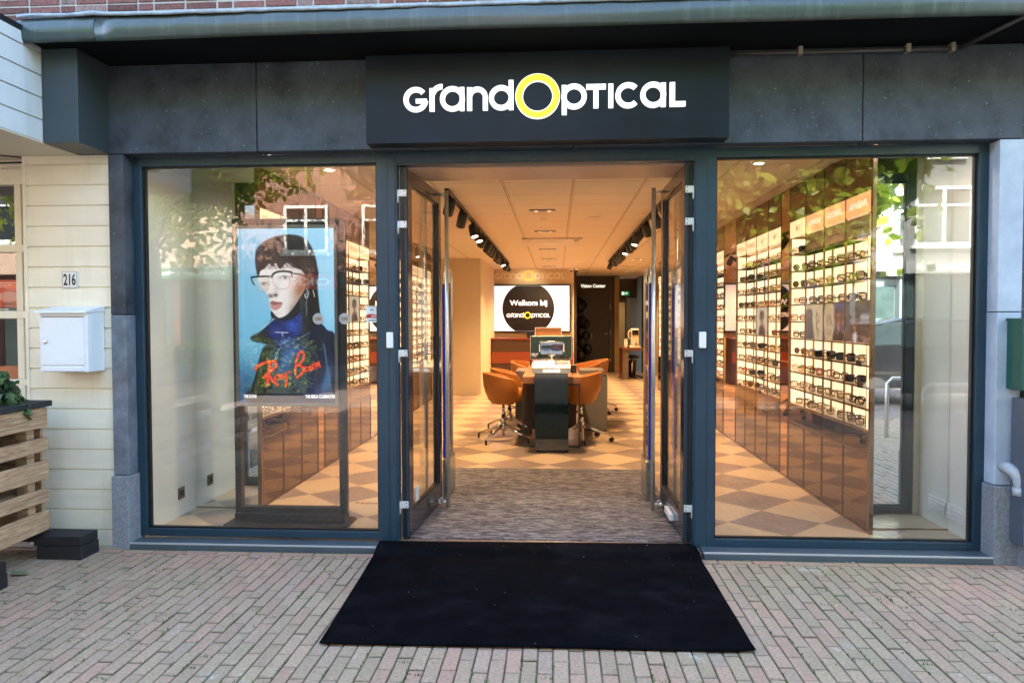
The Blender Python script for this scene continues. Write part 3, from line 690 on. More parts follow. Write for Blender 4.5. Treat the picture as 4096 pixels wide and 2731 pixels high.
# ------------------------------------------------------------------ display cabinets
ROWS = [2.145-.1445*k for k in range(11)]      # shelf heights, 2.145 is the header's lower edge, .70 the base
ORD = ['top', 'second', 'third', 'fourth', 'fifth', 'sixth', 'seventh', 'eighth', 'ninth', 'lowest']
CN = ['first', 'second', 'third', 'fourth']
def cabinet(side, ys, label, who, near, orange=(), grey=(), posters=(), stuff=False, hdr=None):
    X = 2.05 if side > 0 else -2.22; s = side
    def bx(mb, d0, d1, y0, y1, z0, z1, m=0): a, b = X+s*d0, X+s*d1; mb.box(min(a, b), max(a, b), y0, y1, z0, z1, m); return mb
    Y0, Y1 = ys[0], ys[-1]
    t = thing('display_cabinet', label, 'cabinet', (X, (Y0+Y1)/2, .025), 'lit display cabinets along the shop walls')
    Yb = .49 if who == 'front right' else Y0
    bl_ = bx(MB(), .150, .16, Yb, Y1, .70, 2.15)
    if who == 'front right': bl_.prism([(X+.030, .364), (X+.034, .364), (X+.062, .468), (X+.056, .470)], 'z', .70, 2.15).prism([(X+.058, .4865), (X+.15, .4865), (X+.15, .4895), (X+.058, .4895)], 'z', .70, 2.15)  # glowing slips added to carry on the lit look beside the mirror
    bx(bl_, .020, .149, Y1-.010, Y1-.0045, .71, 2.14)  # end cheeks glow by themselves, standing in for light caught from the back panel
    if Yb == Y0: bx(bl_, .020, .149, Y0+.0085, Y0+.012, .71, 2.14)
    bl_.build('backlight_and_glowing_cheeks', M_glow, t)
    body = MB(); bx(body, .165, .26, Yb, Y1, .03, 2.59); bx(body, .022, .030 if Yb > Y0 else .15, Y0, Y0+.003, .70, 2.15); bx(body, .022, .15, Y1-.004, Y1, .70, 2.15); bx(body, .024, .15, Yb, Y1, .03, .69); bx(body, .024, .15, Yb, Y1, 2.16, 2.59)
    body.build('body', M_shelf, t)
    fr = MB()
    for y in ys: bx(fr, -.002, .012, y-.0038, y+.0038, .70, 2.30)
    for i in range(len(ys)-1): ym = (ys[i]+ys[i+1])/2; bx(fr, .138, .149, ym-.008, ym+.008, .70, 2.0)
    bx(fr, -.003, .02, Y0, Y1, .690, .703); bx(fr, -.004, .02, Y0, Y1, 2.286, 2.292); bx(fr, -.005, .01, Y0, Y1, .5475, .5535)
    for y in ys: bx(fr, -.006, .01, y-.004, y+.004, .030, .545)
    bx(fr, -.007, .01, Y0, Y1, .026, .036)
    fr.build('frame', M_post, t)
    skip = set()
    for c, r0, r1 in posters:
        for r in range(r0, r1): skip.add((c, r))
    for c in grey: skip.add((c, 0))
    for k, z in enumerate(ROWS[1:10]):
        m = MB(); run = []
        for i in range(len(ys)-1):
            if (i, k) in skip and (i, k+1) in skip: continue
            bx(m, .012, .03 if (i == 0 and Yb > Y0) else .149, ys[i]+.006, ys[i+1]-.006, z-.006, z, 0); bx(m, .03, .149, max(Yb, ys[i]+.006), ys[i+1]-.006, z-.006, z-.0002, 0); bx(m, .002, .0118, ys[i]+.006, ys[i+1]-.006, z-.011, z+.001, 1)
        if m.v: m.build('shelf', [M_shelf, M_shelfedge], t)
    m = MB(); bx(m, .012, .149, max(Yb, Y0+.01), Y1-.01, .7035, .708); bx(m, .012, .028, Y0+.01, Y1-.01, .7036, .7078); m.build('shelf', [M_shelf], t)
    for i in range(len(ys)-1):
        a, b = ys[i]+.006, ys[i+1]-.006
        bx(MB(), .0, .02, a, b, 2.302, 2.588).build('upper_panel', M_bronze, t)
        hp = bx(MB(), .002, .02, a, b, 2.150, 2.284).build('header_panel', M_headero if i in orange else M_header, t)
        ux = (0, -1, 0) if s > 0 else (0, 1, 0); oy = b if s > 0 else a; w_ = b-a
        tx = MB(); wd = (hdr[i] if hdr else None)
        if wd: text_on(tx, wd, (X+s*.0012, oy+ux[1]*w_*.12, 2.195), ux, (0, 0, 1), w_*.72, .045, 0, .01)
        else:
            P = lambda u, v: (X+s*.0012, oy+ux[1]*w_*u, 2.15+v)
            for (u0, v0, u1, v1) in ((.38, .055, .48, .085), (.44, .05, .43, .09), (.48, .045, .52, .07), (.54, .05, .56, .095), (.58, .06, .66, .08)): tx.tube([P(u0, v0), P(u1, v1)], .0025, 4)
        tx.build('lettering', M_hletter if i in orange else M_hletter2, hp)
        bx(MB(), .0, .02, a, b, .555, .686).build('drawer', M_bronze, t)
        bx(MB(), .0, .02, a, b, .038, .545).build('cupboard_door', M_bronze, t)
    if not stuff:
        for i, k in random.sample([(i, k) for i in range(len(ys)-1) for k in range(6, 10)], 3):
            y = ys[i]+.10+random.uniform(0, .15); bx(MB(), -.004, .001, y, y+.075, ROWS[k+1]-.012, ROWS[k+1]+.028).build('price_tag', M_black, t)
    for n_, c in enumerate(grey):
        a, b = ys[c]+.04, ys[c+1]-.008
        q = bx(MB(), .004, .012, a, b, 2.003, 2.134).build('brand_panel', mat('taupe panel', (.42, .30, .21, 1), .4), t)
        ux = (0, -1, 0) if s > 0 else (0, 1, 0); tx = MB()
        text_on(tx, ['OAKLEY Meta', 'nuance audio', 'Ray-Ban Meta'][n_ % 3], (X+s*.0035, b-(b-a)*.22, 2.055), ux, (0, 0, 1), (b-a)*.56, .018, 0, .01); tx.build('lettering', mat('panel ink', (.08, .05, .035, 1), .5), q)
    for n_, (c, r0, r1) in enumerate(posters):
        a, b = ys[c]+.012, ys[c+1]-.012; z1, z0 = ROWS[r0], ROWS[r1]+.004
        poster_panel(t, X+s*.004, s, a, b, z0, z1, n_+(0 if who == 'front right' else 3))
    for i in range(len(ys)-1):
        for k in range(10):
            if (i, k) in skip: continue
            z = ROWS[k+1]+(.002 if k < 9 else .009)
            w_ = ys[i+1]-ys[i]; n = 2 if random.random() < .88 else 1
            for j in range(n):
                y = ys[i]+w_*(((.27, .73) if Yb == Y0 or i else (.45, .84))[j] if n == 2 else .5)+random.uniform(-.012, .012)
                rz = (-PI/2 if s > 0 else PI/2)+(1 if s > 0 else -1)*random.uniform(.35, 1.05)
                if stuff: stuff_glasses(X+s*(.050+random.uniform(0, .015)), y, z, rz)
                else:
                    place = ('nearer' if j == 0 else 'farther') if n == 2 else 'only'
                    put_glasses(X+s*(.050+random.uniform(0, .015)), y, z, rz, f'KIND glasses, {place} pair, {ORD[k]} shelf, {CN[i]} column from street, {who} cabinet')
    return t
def glowmat():
    m = emit('shelf back glow', (1.0, .74, .43, 1), 1.35); n, N, L, p = nodes(m)
    g = N.new('ShaderNodeNewGeometry'); t = N.new('ShaderNodeTexNoise'); t.inputs['Scale'].default_value = 1.3; L.new(g.outputs['Position'], t.inputs[0])
    q = N.new('ShaderNodeMapRange'); q.inputs[3].default_value = em(1.25); q.inputs[4].default_value = em(1.95); L.new(t.outputs[0], q.inputs[0]); L.new(q.outputs[0], p.inputs['Emission Strength'])
    return m
M_glow = glowmat()
M_hletter = emit('header letter', (1, .8, .6, 1), 1.3); M_hletter2 = mat('header letter dark', (.75, .5, .26, 1), .5)
# painted photo panels: colour grids for things that are themselves flat pictures
def grid_picture(name, img, org, ux, uz, w_, h_, parent, strength=None, rough=.3):
    H, W = img.shape[:2]; org, ux, uz = Vector(org), Vector(ux), Vector(uz)
    V = [org+ux*(w_*i/W)+uz*(h_*(1-j/H)) for j in range(H+1) for i in range(W+1)]
    F = [(j*(W+1)+i, (j+1)*(W+1)+i, (j+1)*(W+1)+i+1, j*(W+1)+i+1) for j in range(H) for i in range(W)]
    mb = MB(); mb.add(V, F); lo = np.where(img <= .04045, img/12.92, ((img+.055)/1.055)**2.4)
    key = 'picture %s' % (strength,)
    if key not in MC:
        m = bpy.data.materials.new(key); m.use_nodes = True; n, N, L, p = nodes(m); a = N.new('ShaderNodeVertexColor'); a.layer_name = 'Col'
        L.new(a.outputs[0], p.inputs['Base Color']); p.inputs['Roughness'].default_value = rough
        if strength: L.new(a.outputs[0], p.inputs['Emission Color']); p.inputs['Emission Strength'].default_value = em(strength); m.node_tree.links.remove(p.inputs['Base Color'].links[0]); p.inputs['Base Color'].default_value = (.01, .01, .01, 1)
        MC[key] = m
    return mb.build(name, MC[key], parent, colors=lo.reshape(-1, 3))
class Paint:
    def __init__(s, W, H, x0, x1, y0, y1):
        s.W, s.H = W, H; s.b = (x0, x1, y0, y1)
        s.X, s.Y = np.meshgrid(x0+(np.arange(W)+.5)/W*(x1-x0), y0+(np.arange(H)+.5)/H*(y1-y0)); s.I = np.zeros((H, W, 3)); s.px = (x1-x0)/W
    def blend(s, a, c): c = np.array(c)/255. if not isinstance(c, np.ndarray) else c; s.I = s.I*(1-a[..., None])+c*a[..., None]
    def mask(s, poly, soft=0):
        P = smooth(poly); X, Y = s.X, s.Y; ins = np.zeros(X.shape, bool); n = len(P)
        for i in range(n):
            x1, y1 = P[i]; x2, y2 = P[i-1]
            if y1 == y2: continue
            c = ((y1 > Y) != (y2 > Y)) & (X < (x2-x1)*(Y-y1)/(y2-y1)+x1); ins ^= c
        m = ins.astype(float); k = max(1, int(soft/s.px))
        for _ in range(2):
            for ax in (0, 1):
                q = np.pad(m, [(k, k) if a == ax else (0, 0) for a in (0, 1)], 'edge'); m = sum(np.roll(q, d, ax) for d in range(-k, k+1))/(2*k+1)
                m = m[k:-k, :] if ax == 0 else m[:, k:-k]
        return m
    def poly(s, P, c, a=1, soft=2): s.blend(s.mask(P, soft)*a, c)
    def blob(s, x, y, rx, ry, c, a=1, ang=0):
        ca, sa = math.cos(ang), math.sin(ang); u = ((s.X-x)*ca+(s.Y-y)*sa)/rx; v = (-(s.X-x)*sa+(s.Y-y)*ca)/ry; s.blend(np.exp(-(u*u+v*v))*a, c)
    def line(s, P, wd, c, a=1, crv=True):
        P = smooth(P, False) if crv else P; d = np.full(s.X.shape, 1e9)
        for i in range(len(P)-1):
            (x1, y1), (x2, y2) = P[i], P[i+1]; L2 = (x2-x1)**2+(y2-y1)**2+1e-9; t = np.clip(((s.X-x1)*(x2-x1)+(s.Y-y1)*(y2-y1))/L2, 0, 1)
            d = np.minimum(d, np.hypot(s.X-x1-t*(x2-x1), s.Y-y1-t*(y2-y1)))
        s.blend(np.clip((wd/2-d)/s.px+.5, 0, 1)*a, c)
def smooth(P, closed=True, n=5):
    out = []; N = len(P)
    for i in range(N if closed else N-1):
        p = [P[(i+k) % N] if closed else P[min(max(i+k, 0), N-1)] for k in (-1, 0, 1, 2)]
        for j in range(n):
            t = j/n; out.append(tuple(.5*(2*p[1][k]+(p[2][k]-p[0][k])*t+(2*p[0][k]-5*p[1][k]+4*p[2][k]-p[3][k])*t*t+(-p[0][k]+3*p[1][k]-3*p[2][k]+p[3][k])*t**3) for k in (0, 1)))
    if not closed: out.append(P[-1])
    return out
def poster_panel(t, X, s, a, b, z0, z1, n_):
    p = Paint(40, 44, 0, 100, 0, 100)
    def head(cx, sk, hair):
        p.poly([(cx-24, 100), (cx-20, 72), (cx-6, 62), (cx+8, 62), (cx+22, 74), (cx+28, 100)], (35, 28, 40)); p.poly([(cx-6, 55), (cx+6, 55), (cx+8, 72), (cx-8, 72)], sk)
        p.poly([(cx-15, 20), (cx+13, 18), (cx+17, 42), (cx-16, 46)], hair, 1, 3); p.poly([(cx-11, 30), (cx+11, 28), (cx+12, 48), (cx+2, 62), (cx-6, 60), (cx-12, 46)], sk, 1, 3)
        p.line([(cx-12, 40), (cx+12, 38)], 3, (20, 15, 15)); p.line([(cx-9, 38), (cx-3, 38), (cx-3, 44), (cx-9, 44), (cx-9, 38)], 1.5, (20, 15, 15)); p.line([(cx+3, 37), (cx+10, 37), (cx+10, 43), (cx+3, 43), (cx+3, 37)], 1.5, (20, 15, 15))
    if n_ == 0:
        p.I[:] = np.array((92, 74, 72))/255; head(42, (150, 95, 70), (30, 20, 18)); p.poly([(66, 35), (97, 35), (97, 44), (66, 44)], (225, 215, 215)); p.poly([(66, 48), (97, 48), (97, 54), (66, 54)], (225, 215, 215)); p.poly([(34, 78), (50, 78), (48, 100), (36, 100)], (235, 235, 235))
    elif n_ == 1:
        p.I[:] = np.array((70, 60, 120))/255; p.poly([(6, 6), (50, 6), (50, 94), (6, 94)], (235, 200, 150), 1, 1); p.line([(14, 50), (25, 32), (35, 40), (28, 58), (18, 55), (30, 40), (44, 62)], 2, (60, 45, 40)); head(74, (205, 95, 60), (50, 25, 20))
        for k in range(3): p.line([(12, 72+k*6), (42, 72+k*6)], 1.3, (150, 120, 90))
    elif n_ == 2:
        p.I[:] = np.array((245, 215, 160))/255; head(22, (150, 110, 90), (25, 20, 20)); p.poly([(0, 50), (40, 50), (40, 100), (0, 100)], (40, 36, 44), .8, 4)
        p.line([(58, 40), (72, 30), (78, 48), (62, 60), (80, 78), (70, 88)], 3, (70, 55, 50)); p.line([(66, 20), (64, 60), (76, 95)], 2.2, (60, 50, 45))
    elif n_ == 3:
        p.I[:] = np.array((248, 232, 196))/255; head(50, (190, 130, 100), (30, 22, 22)); p.blob(55, 78, 6, 5, (190, 40, 40))
    else:
        p.I[:] = np.array((240, 150, 100))/255; p.poly([(25, 20), (78, 20), (78, 85), (25, 85)], (70, 50, 60), 1, 1); head(50, (190, 140, 110), (40, 30, 30))
    ux = (0, -1, 0) if s > 0 else (0, 1, 0)
    B(min(X, X+s*.01), max(X, X+s*.01), a, b, z0, z1).build('poster_board', M_white, t)
    grid_picture('poster', p.I, (X-s*.001, b if s > 0 else a, z0), ux, (0, 0, 1), b-a, z1-z0, t, .55)
RA = [.365, .790, 1.205, 1.612, 2.022]; RB = [2.262, 2.672, 3.08, 3.49, 3.905]; RC = [4.525, 4.935, 5.345, 5.755, 6.165]; RD = [6.42, 6.83, 7.24, 7.65, 8.06]; RE = [8.6, 9.01, 9.42, 9.83, 10.24]
cabinet(1, RA, 'tall lit eyewear cabinet nearest the right shop window, with orange headers and photo posters', 'front right', 1, orange=(0, 1, 2), grey=(0, 1, 2), posters=((0, 4, 6), (1, 4, 6), (2, 4, 6)), hdr=['AIWEAR', 'HOORBRIL', 'AIWEAR', None])
cabinet(1, RB, 'second lit eyewear cabinet from the right window, one tall poster among its shelves', 'second right', 1, posters=((1, 4, 6),), hdr=[None, None, 'PERSOL', 'PRADA'])
cabinet(1, RC, 'third lit eyewear cabinet along the right wall, partly behind the right door post', 'third right', 0, stuff=True, hdr=['GUCCI']*4)
cabinet(1, RD, 'fourth lit eyewear cabinet along the right wall, seen through the open door glass', 'fourth right', 0, stuff=True, hdr=['DIOR']*4)
cabinet(1, RE, 'farthest lit eyewear cabinet on the right wall, near the dark vision room', 'fifth right', 0, stuff=True, hdr=['DIOR']*4)
LA = [.800, 1.222, 1.645, 2.068]; LB = [2.268, 2.692, 3.119, 3.541, 3.965]; LC_ = [4.60, 5.02, 5.44, 5.86, 6.28]; LD = [6.52, 6.94, 7.36, 7.78, 8.20]
cabinet(-1, LA, 'lit eyewear cabinet at the left shop window, mostly hidden by the advertising screen', 'front left', 1, hdr=['PRADA']*3)
cabinet(-1, LB, 'second lit eyewear cabinet on the left wall, seen between the advertising screen and door post', 'second left', 1, posters=((2, 3, 5),), hdr=['CHANEL', 'CHANEL', 'PRADA', 'GUCCI'])
cabinet(-1, LC_, 'third lit eyewear cabinet on the left wall, behind the left door post', 'third left', 0, stuff=True, hdr=['GUCCI']*4)
cabinet(-1, LD, 'farthest lit eyewear cabinet on the left wall, seen through the left door glass', 'fourth left', 0, stuff=True, hdr=['GUCCI']*4)
o = STUFF.build('eyeglasses_assortment', [mat('frame '+k[0], k[2], .25) for k in KINDS]); tag(o, 'many small eyeglasses on the shelves of the farther cabinets', 'eyeglasses', kind='stuff')
def mirror_strips():
    def strip(s, y0, y1, lab, m):
        X = 2.05 if s > 0 else -2.22
        o = thing('wall_mirror', lab, 'mirror', (X, (y0+y1)/2, .03), 'narrow bronze mirrors between the cabinets')
        a, b = X+s*.001, X+s*.02; B(min(a, b), max(a, b), y0+.003, y1-.003, .036, 2.59).build('glass', m, o)
        B(min(X-s*.004, b), max(X-s*.004, b), y0, y1, .026, .036).build('base_trim', M_bronze_t, o)
    strip(1, 2.028, 2.256, 'narrow bronze mirror between the first and second right cabinets', M_bronze2)
    strip(1, 3.911, 4.519, 'wider bronze mirror between the second and third right cabinets', M_bronze2)
    strip(1, 6.171, 6.414, 'bronze mirror between the third and fourth right cabinets', M_bronze2); strip(1, 8.066, 8.594, 'bronze mirror before the farthest right cabinet', M_bronze2)
    strip(-1, 2.074, 2.262, 'narrow bronze mirror between the two front left cabinets', M_bronze2); strip(-1, 3.971, 4.594, 'wide mirror after the second left cabinet', M_mirror)
    strip(-1, 6.286, 6.514, 'narrow bronze mirror before the farthest left cabinet', M_bronze2)
    f = MB().box(2.046, 2.072, .335, .362, .026, 2.598); tag(f.build('end_panel', M_bronze_t), 'bronze edge panel closing the front right cabinet toward the window', 'panel')
    f = MB().box(-2.246, -2.216, .77, .797, .026, 2.598); tag(f.build('end_panel', M_bronze_t), 'bronze edge panel closing the front left cabinet toward the window', 'panel')
M_bronze2 = mat('bronze mirror light', (.50, .30, .16, 1), .02, 1)
mirror_strips()

# ------------------------------------------------------------------ advertising screen
def portrait():
    p = Paint(300, 545, 92, 818, 183, 1503); X, Y = p.X, p.Y
    t = np.clip((Y-183)/1320, 0, 1)[..., None]; u = np.clip((X-92)/726, 0, 1)[..., None]
    top = np.array((158, 212, 240))/255.; mid = np.array((120, 192, 228))/255.; low = np.array((34, 92, 135))/255.
    p.I = np.where(t < .5, top*(1-t*2)+mid*t*2, mid*(2-t*2)+low*(t*2-1)); p.I = np.clip(p.I*(1+.10*(u-.4)), 0, 1)
    p.blob(170, 1000, 160, 260, (120, 195, 225), .6); p.blob(780, 700, 90, 380, (172, 222, 244), .6); p.blob(120, 1450, 120, 180, (22, 70, 110), .7)
    nz = np.random.rand(*X.shape)
    def cloth(a, x, y, rx, ry, ang, c=(60, 120, 200)):
        ca, sa = math.cos(ang), math.sin(ang); uu = ((X-x)*ca+(Y-y)*sa)/rx; vv = (-(X-x)*sa+(Y-y)*ca)/ry; p.blend(np.exp(-(uu*uu+vv*vv))*a*(.35+.65*nz)*body, c)
    K = (8, 8, 12)
    # long hair behind the neck and jacket body
    p.poly([(560, 480), (690, 480), (690, 620), (706, 800), (716, 930), (640, 1000), (520, 1000), (520, 700)], K)
    body = p.mask([(170, 1510), (205, 1330), (245, 1180), (275, 1080), (330, 1060), (400, 1060), (560, 1000), (700, 905), (760, 950), (822, 1020), (830, 1510)], 3)
    p.blend(body, (9, 16, 44))
    cloth(.95, 450, 1180, 60, 150, .35, (70, 140, 215)); cloth(.8, 520, 1100, 90, 40, -.4, (50, 100, 190)); cloth(.6, 560, 1330, 130, 120, .5, (25, 50, 110)); cloth(.9, 745, 1360, 34, 130, .25, (90, 160, 215)); cloth(.6, 650, 1420, 60, 60, 0, (30, 60, 120)); cloth(.5, 640, 1130, 60, 60, 0, (16, 32, 70)); cloth(.5, 760, 1130, 30, 90, 0, (20, 40, 80))
    p.poly([(172, 1510), (235, 1210), (268, 1110), (330, 1075), (395, 1090), (300, 1290), (285, 1510)], (6, 7, 10)); 
    p.poly([(330, 1100), (392, 1095), (345, 1230), (318, 1320), (300, 1250)], (40, 90, 130), .5, 6)
    # neck, collar
    p.poly([(345, 800), (560, 700), (575, 900), (500, 1000), (380, 900)], (10, 9, 14))
    p.poly([(352, 850), (300, 920), (240, 970), (178, 1004), (200, 1032), (300, 1058), (395, 1090), (372, 1020), (310, 950)], (14, 20, 26)); p.poly([(240, 975), (190, 1005), (290, 1045), (330, 1040), (290, 990)], (44, 54, 40), .7, 8)
    body = p.mask([(300, 945), (360, 862), (420, 880), (500, 860), (556, 815), (575, 900), (560, 985), (470, 1050), (398, 1088), (345, 1030)], 2); p.blend(body, (14, 26, 84))
    cloth(.9, 500, 920, 50, 60, -.6, (60, 110, 230)); cloth(.7, 380, 960, 50, 50, .6, (50, 80, 190)); cloth(.9, 440, 1040, 60, 22, -.4, (120, 170, 230)); cloth(.5, 545, 860, 25, 40, 0, (50, 90, 220))
    p.line([(265, 940), (310, 905), (360, 862)], 5, (190, 225, 240)); p.line([(398, 1090), (470, 1062), (560, 1005), (640, 960)], 4, (150, 190, 225), .8); p.line([(180, 1010), (290, 1055), (395, 1088)], 3, (120, 170, 200), .7)
    p.line([(398, 1090), (362, 1170), (325, 1290)], 7, (150, 195, 215), .85); p.line([(368, 965), (465, 968)], 5, (210, 225, 235)); p.line([(424, 968), (422, 995)], 5, (210, 225, 235))
    for k in range(26):
        y = 1060+k*17; x = 735+(y-1060)*.14; p.line([(x-7, y), (x+7, y+6)], 4, (150, 195, 225), .8, False)
    p.line([(722, 1060), (752, 1200), (782, 1480)], 3, (70, 110, 160), .7); p.line([(350, 1430), (450, 1475), (600, 1495)], 3, (80, 130, 190), .6)
    # face
    F = [(236, 520), (300, 455), (400, 440), (500, 462), (575, 500), (605, 560), (595, 640), (560, 700), (515, 770), (455, 835), (398, 856), (356, 822), (336, 785), (328, 745), (318, 700), (296, 655), (262, 610), (244, 570)]
    face = p.mask(F, 3); p.blend(face, (236, 232, 230)); keep = p.I.copy()
    p.blob(575, 620, 60, 130, (150, 92, 62), .9, .35); p.blob(520, 780, 34, 60, (110, 80, 70), .6, .8); p.blob(380, 640, 22, 60, (205, 192, 186), .7, .2); p.blob(335, 690, 22, 16, (96, 74, 70), .85); p.blob(375, 684, 15, 12, (60, 46, 46), .9); p.blob(300, 620, 20, 50, (200, 170, 150), .5)
    p.blob(440, 552, 46, 15, (150, 120, 112), .6); p.blob(285, 600, 34, 14, (160, 130, 118), .7); p.blob(400, 470, 120, 20, (190, 175, 170), .7)
    p.poly([(330, 740), (350, 728), (378, 734), (425, 742), (392, 752), (350, 754)], (150, 96, 92), 1, 2); p.poly([(334, 758), (380, 754), (424, 746), (410, 780), (372, 800), (344, 790)], (196, 142, 134), 1, 3); p.line([(330, 752), (375, 754), (425, 745)], 4, (80, 48, 50))
    p.blob(370, 826, 40, 10, (200, 186, 180), .5)
    p.poly([(414, 555), (440, 540), (472, 552), (445, 564)], (250, 250, 250), 1, 1); p.blob(447, 553, 11, 9, (24, 20, 24), 1); p.line([(410, 556), (438, 539), (474, 551)], 4, (30, 22, 24))
    p.poly([(262, 602), (288, 590), (312, 600), (290, 612)], (235, 235, 235), 1, 1); p.blob(286, 601, 9, 8, (24, 20, 24), 1); p.line([(262, 602), (288, 588), (314, 598)], 4, (30, 22, 24))
    p.I = keep*(1-face[..., None])+p.I*face[..., None]
    # ear
    p.poly([(604, 535), (632, 512), (656, 535), (648, 590), (620, 640), (602, 640), (596, 585)], (128, 84, 66), 1, 3); p.blob(628, 570, 12, 26, (70, 44, 36), .8)
    # hair cap with fringe
    p.poly([(226, 470), (222, 400), (238, 335), (290, 282), (370, 246), (470, 230), (560, 240), (622, 282), (660, 350), (686, 440), (692, 520), (684, 600), (662, 600), (655, 525), (632, 505), (604, 530), (585, 500), (540, 485), (500, 470), (460, 440), (410, 486), (380, 440), (352, 470), (330, 445), (290, 486), (262, 500), (246, 540), (234, 520)], (14, 12, 15), 1, 3)
    for k in range(26):
        x = 300+k*10+random.uniform(-4, 4); p.line([(x, 410+random.uniform(-10, 20)), (x+random.uniform(0, 10), 450), (x+random.uniform(4, 24), 478+random.uniform(-12, 22))], 2.4, (20, 18, 22), .85)
    for k in range(10):
        x = 350+k*16; p.line([(x, 412), (x+8, 440), (x+14, 462)], 2, (150, 160, 175), .45)
    p.blob(360, 330, 80, 50, (60, 45, 40), .5, -.3)
    # browline glasses
    p.line([(190, 545), (200, 585), (212, 604)], 9, (12, 12, 14)); p.line([(196, 548), (250, 543), (330, 543)], 13, (12, 12, 14)); p.line([(346, 548), (362, 522), (400, 507), (450, 505), (496, 512)], 15, (10, 10, 12)); p.line([(496, 508), (500, 550)], 7, (14, 14, 16)); p.line([(500, 520), (560, 530), (610, 548)], 8, (14, 14, 16)); p.line([(326, 545), (348, 545)], 8, (150, 130, 100))
    G_ = (176, 150, 118)
    p.line([(356, 545), (358, 590), (380, 625), (425, 640), (468, 628), (482, 590), (480, 540)], 4, G_); p.line([(214, 560), (222, 610), (245, 646), (285, 658), (315, 640), (324, 600), (324, 555)], 4, G_)
    p.poly([(360, 535), (478, 525), (478, 600), (462, 625), (420, 636), (375, 620)], (255, 255, 255), .12, 3); p.poly([(218, 560), (322, 555), (320, 630), (280, 655), (235, 635)], (220, 205, 180), .25, 3)
    # ear and lip jewellery
    for k in range(12): p.blob(606+math.sin(k)*3, 700+k*13, 3.5, 4, (225, 230, 235), .9)
    p.line([(592, 690), (605, 676), (620, 690), (606, 706), (592, 690)], 5, (225, 230, 235)); p.line([(610, 640), (626, 676)], 5, (225, 230, 235)); p.line([(656, 650), (664, 678), (668, 700)], 5, (220, 225, 230)); p.line([(288, 690), (284, 730), (302, 762), (326, 775)], 4, (205, 190, 165))
    # red script
    Rd = (238, 62, 34)
    def st(P, w_=17): p.line(P, w_*1.22, Rd)
    st([(214, 1246), (224, 1226), (262, 1206), (312, 1190), (350, 1184), (370, 1200), (366, 1226), (338, 1256), (300, 1284), (276, 1308)], 18)
    st([(326, 1192), (316, 1262), (303, 1362)], 19); st([(276, 1308), (318, 1296), (340, 1332), (382, 1362)], 17)
    st([(402, 1290), (376, 1290), (360, 1312), (368, 1328), (392, 1312), (404, 1290), (402, 1318)], 12); st([(416, 1282), (420, 1308), (438, 1300), (446, 1276)], 12); st([(446, 1276), (448, 1330), (444, 1372)], 16)
    p.blob(473, 1268, 10, 10, Rd, 1); p.blob(473, 1268, 9, 9, Rd, 1)
    st([(516, 1278), (520, 1220), (532, 1160), (552, 1118), (572, 1114), (582, 1138), (574, 1176), (546, 1212), (528, 1222)], 14); st([(540, 1212), (570, 1228), (582, 1246), (562, 1280), (528, 1308)], 16)
    st([(622, 1230), (598, 1230), (586, 1250), (598, 1262), (618, 1246), (628, 1226), (630, 1252)], 11); st([(642, 1250), (646, 1208), (648, 1240), (662, 1204), (674, 1206), (676, 1240)], 11); st([(676, 1228), (688, 1198), (696, 1190), (698, 1220), (708, 1226)], 11)
    return p.I
def ad_screen():
    o = thing('advertising_display', 'tall black floor stand with a lit fashion portrait screen behind the left window', 'display', (-1.88, .45, .026))
    yf, yb = .40, .47
    f = MB(); f.box(-2.258, -2.215, yf+.012, yb, .09, 2.146).box(-1.512, -1.463, yf+.012, yb, .09, 2.146).box(-2.214, -1.513, yf+.012, yb, 2.098, 2.146).box(-2.214, -1.513, yf+.012, yb, .075, .135).build('stand', M_blackm, o, bevel=.003)
    g = MB()
    for a in range(2):
        for k in range(4): g.box(-2.19+a*.42, -2.05+a*.42+.06, yf+.009, yf+.0125, 2.107+k*.009, 2.110+k*.009)
    g.build('vent_slot', M_black, o)
    f = MB().prism([(-2.26, .27), (-1.48, .27), (-1.42, .33), (-1.42, .52), (-1.46, .56), (-2.30, .56), (-2.30, .31)], 'z', .026, .036).box(-2.25, -1.47, .38, .50, .036, .095); f.build('foot_plate', M_blackm, o, bevel=.003)
    fx0, fx1, fz0, fz1 = -2.232, -1.508, .845, 2.098
    b = MB()
    for (a, c, d, e) in ((fx0, fx0+.022, fz0, fz1), (fx1-.022, fx1, fz0, fz1), (fx0+.022, fx1-.022, fz0, fz0+.022), (fx0+.022, fx1-.022, fz1-.022, fz1)): b.box(a, c, yf-.010, yf+.011, d, e)
    b.build('bezel', mat('bezel grey', (.16, .155, .14, 1), .35, .3), o, bevel=.003)
    B(fx0+.02, fx1-.02, yf+.002, yf+.0115, fz0+.02, fz1-.02).build('screen_back', M_black, o)
    grid_picture('screen', portrait(), (fx0+.022, yf+.0, fz0+.022), (1, 0, 0), (0, 0, 1), fx1-fx0-.044, fz1-fz0-.044, o, 1.05, .3)
    t = MB(); text_on(t, 'THE ICONS', (fx0+.050, yf-.0015, fz0+.057), (1, 0, 0), (0, 0, 1), .092, .024, 0, .03); text_on(t, 'THE MEGA CLUBMASTER', (fx1-.235, yf-.0015, fz0+.057), (1, 0, 0), (0, 0, 1), .212, .024, 0, .03)
    t.build('caption', emit('caption white', (1, 1, 1, 1), .95), o)
ad_screen()

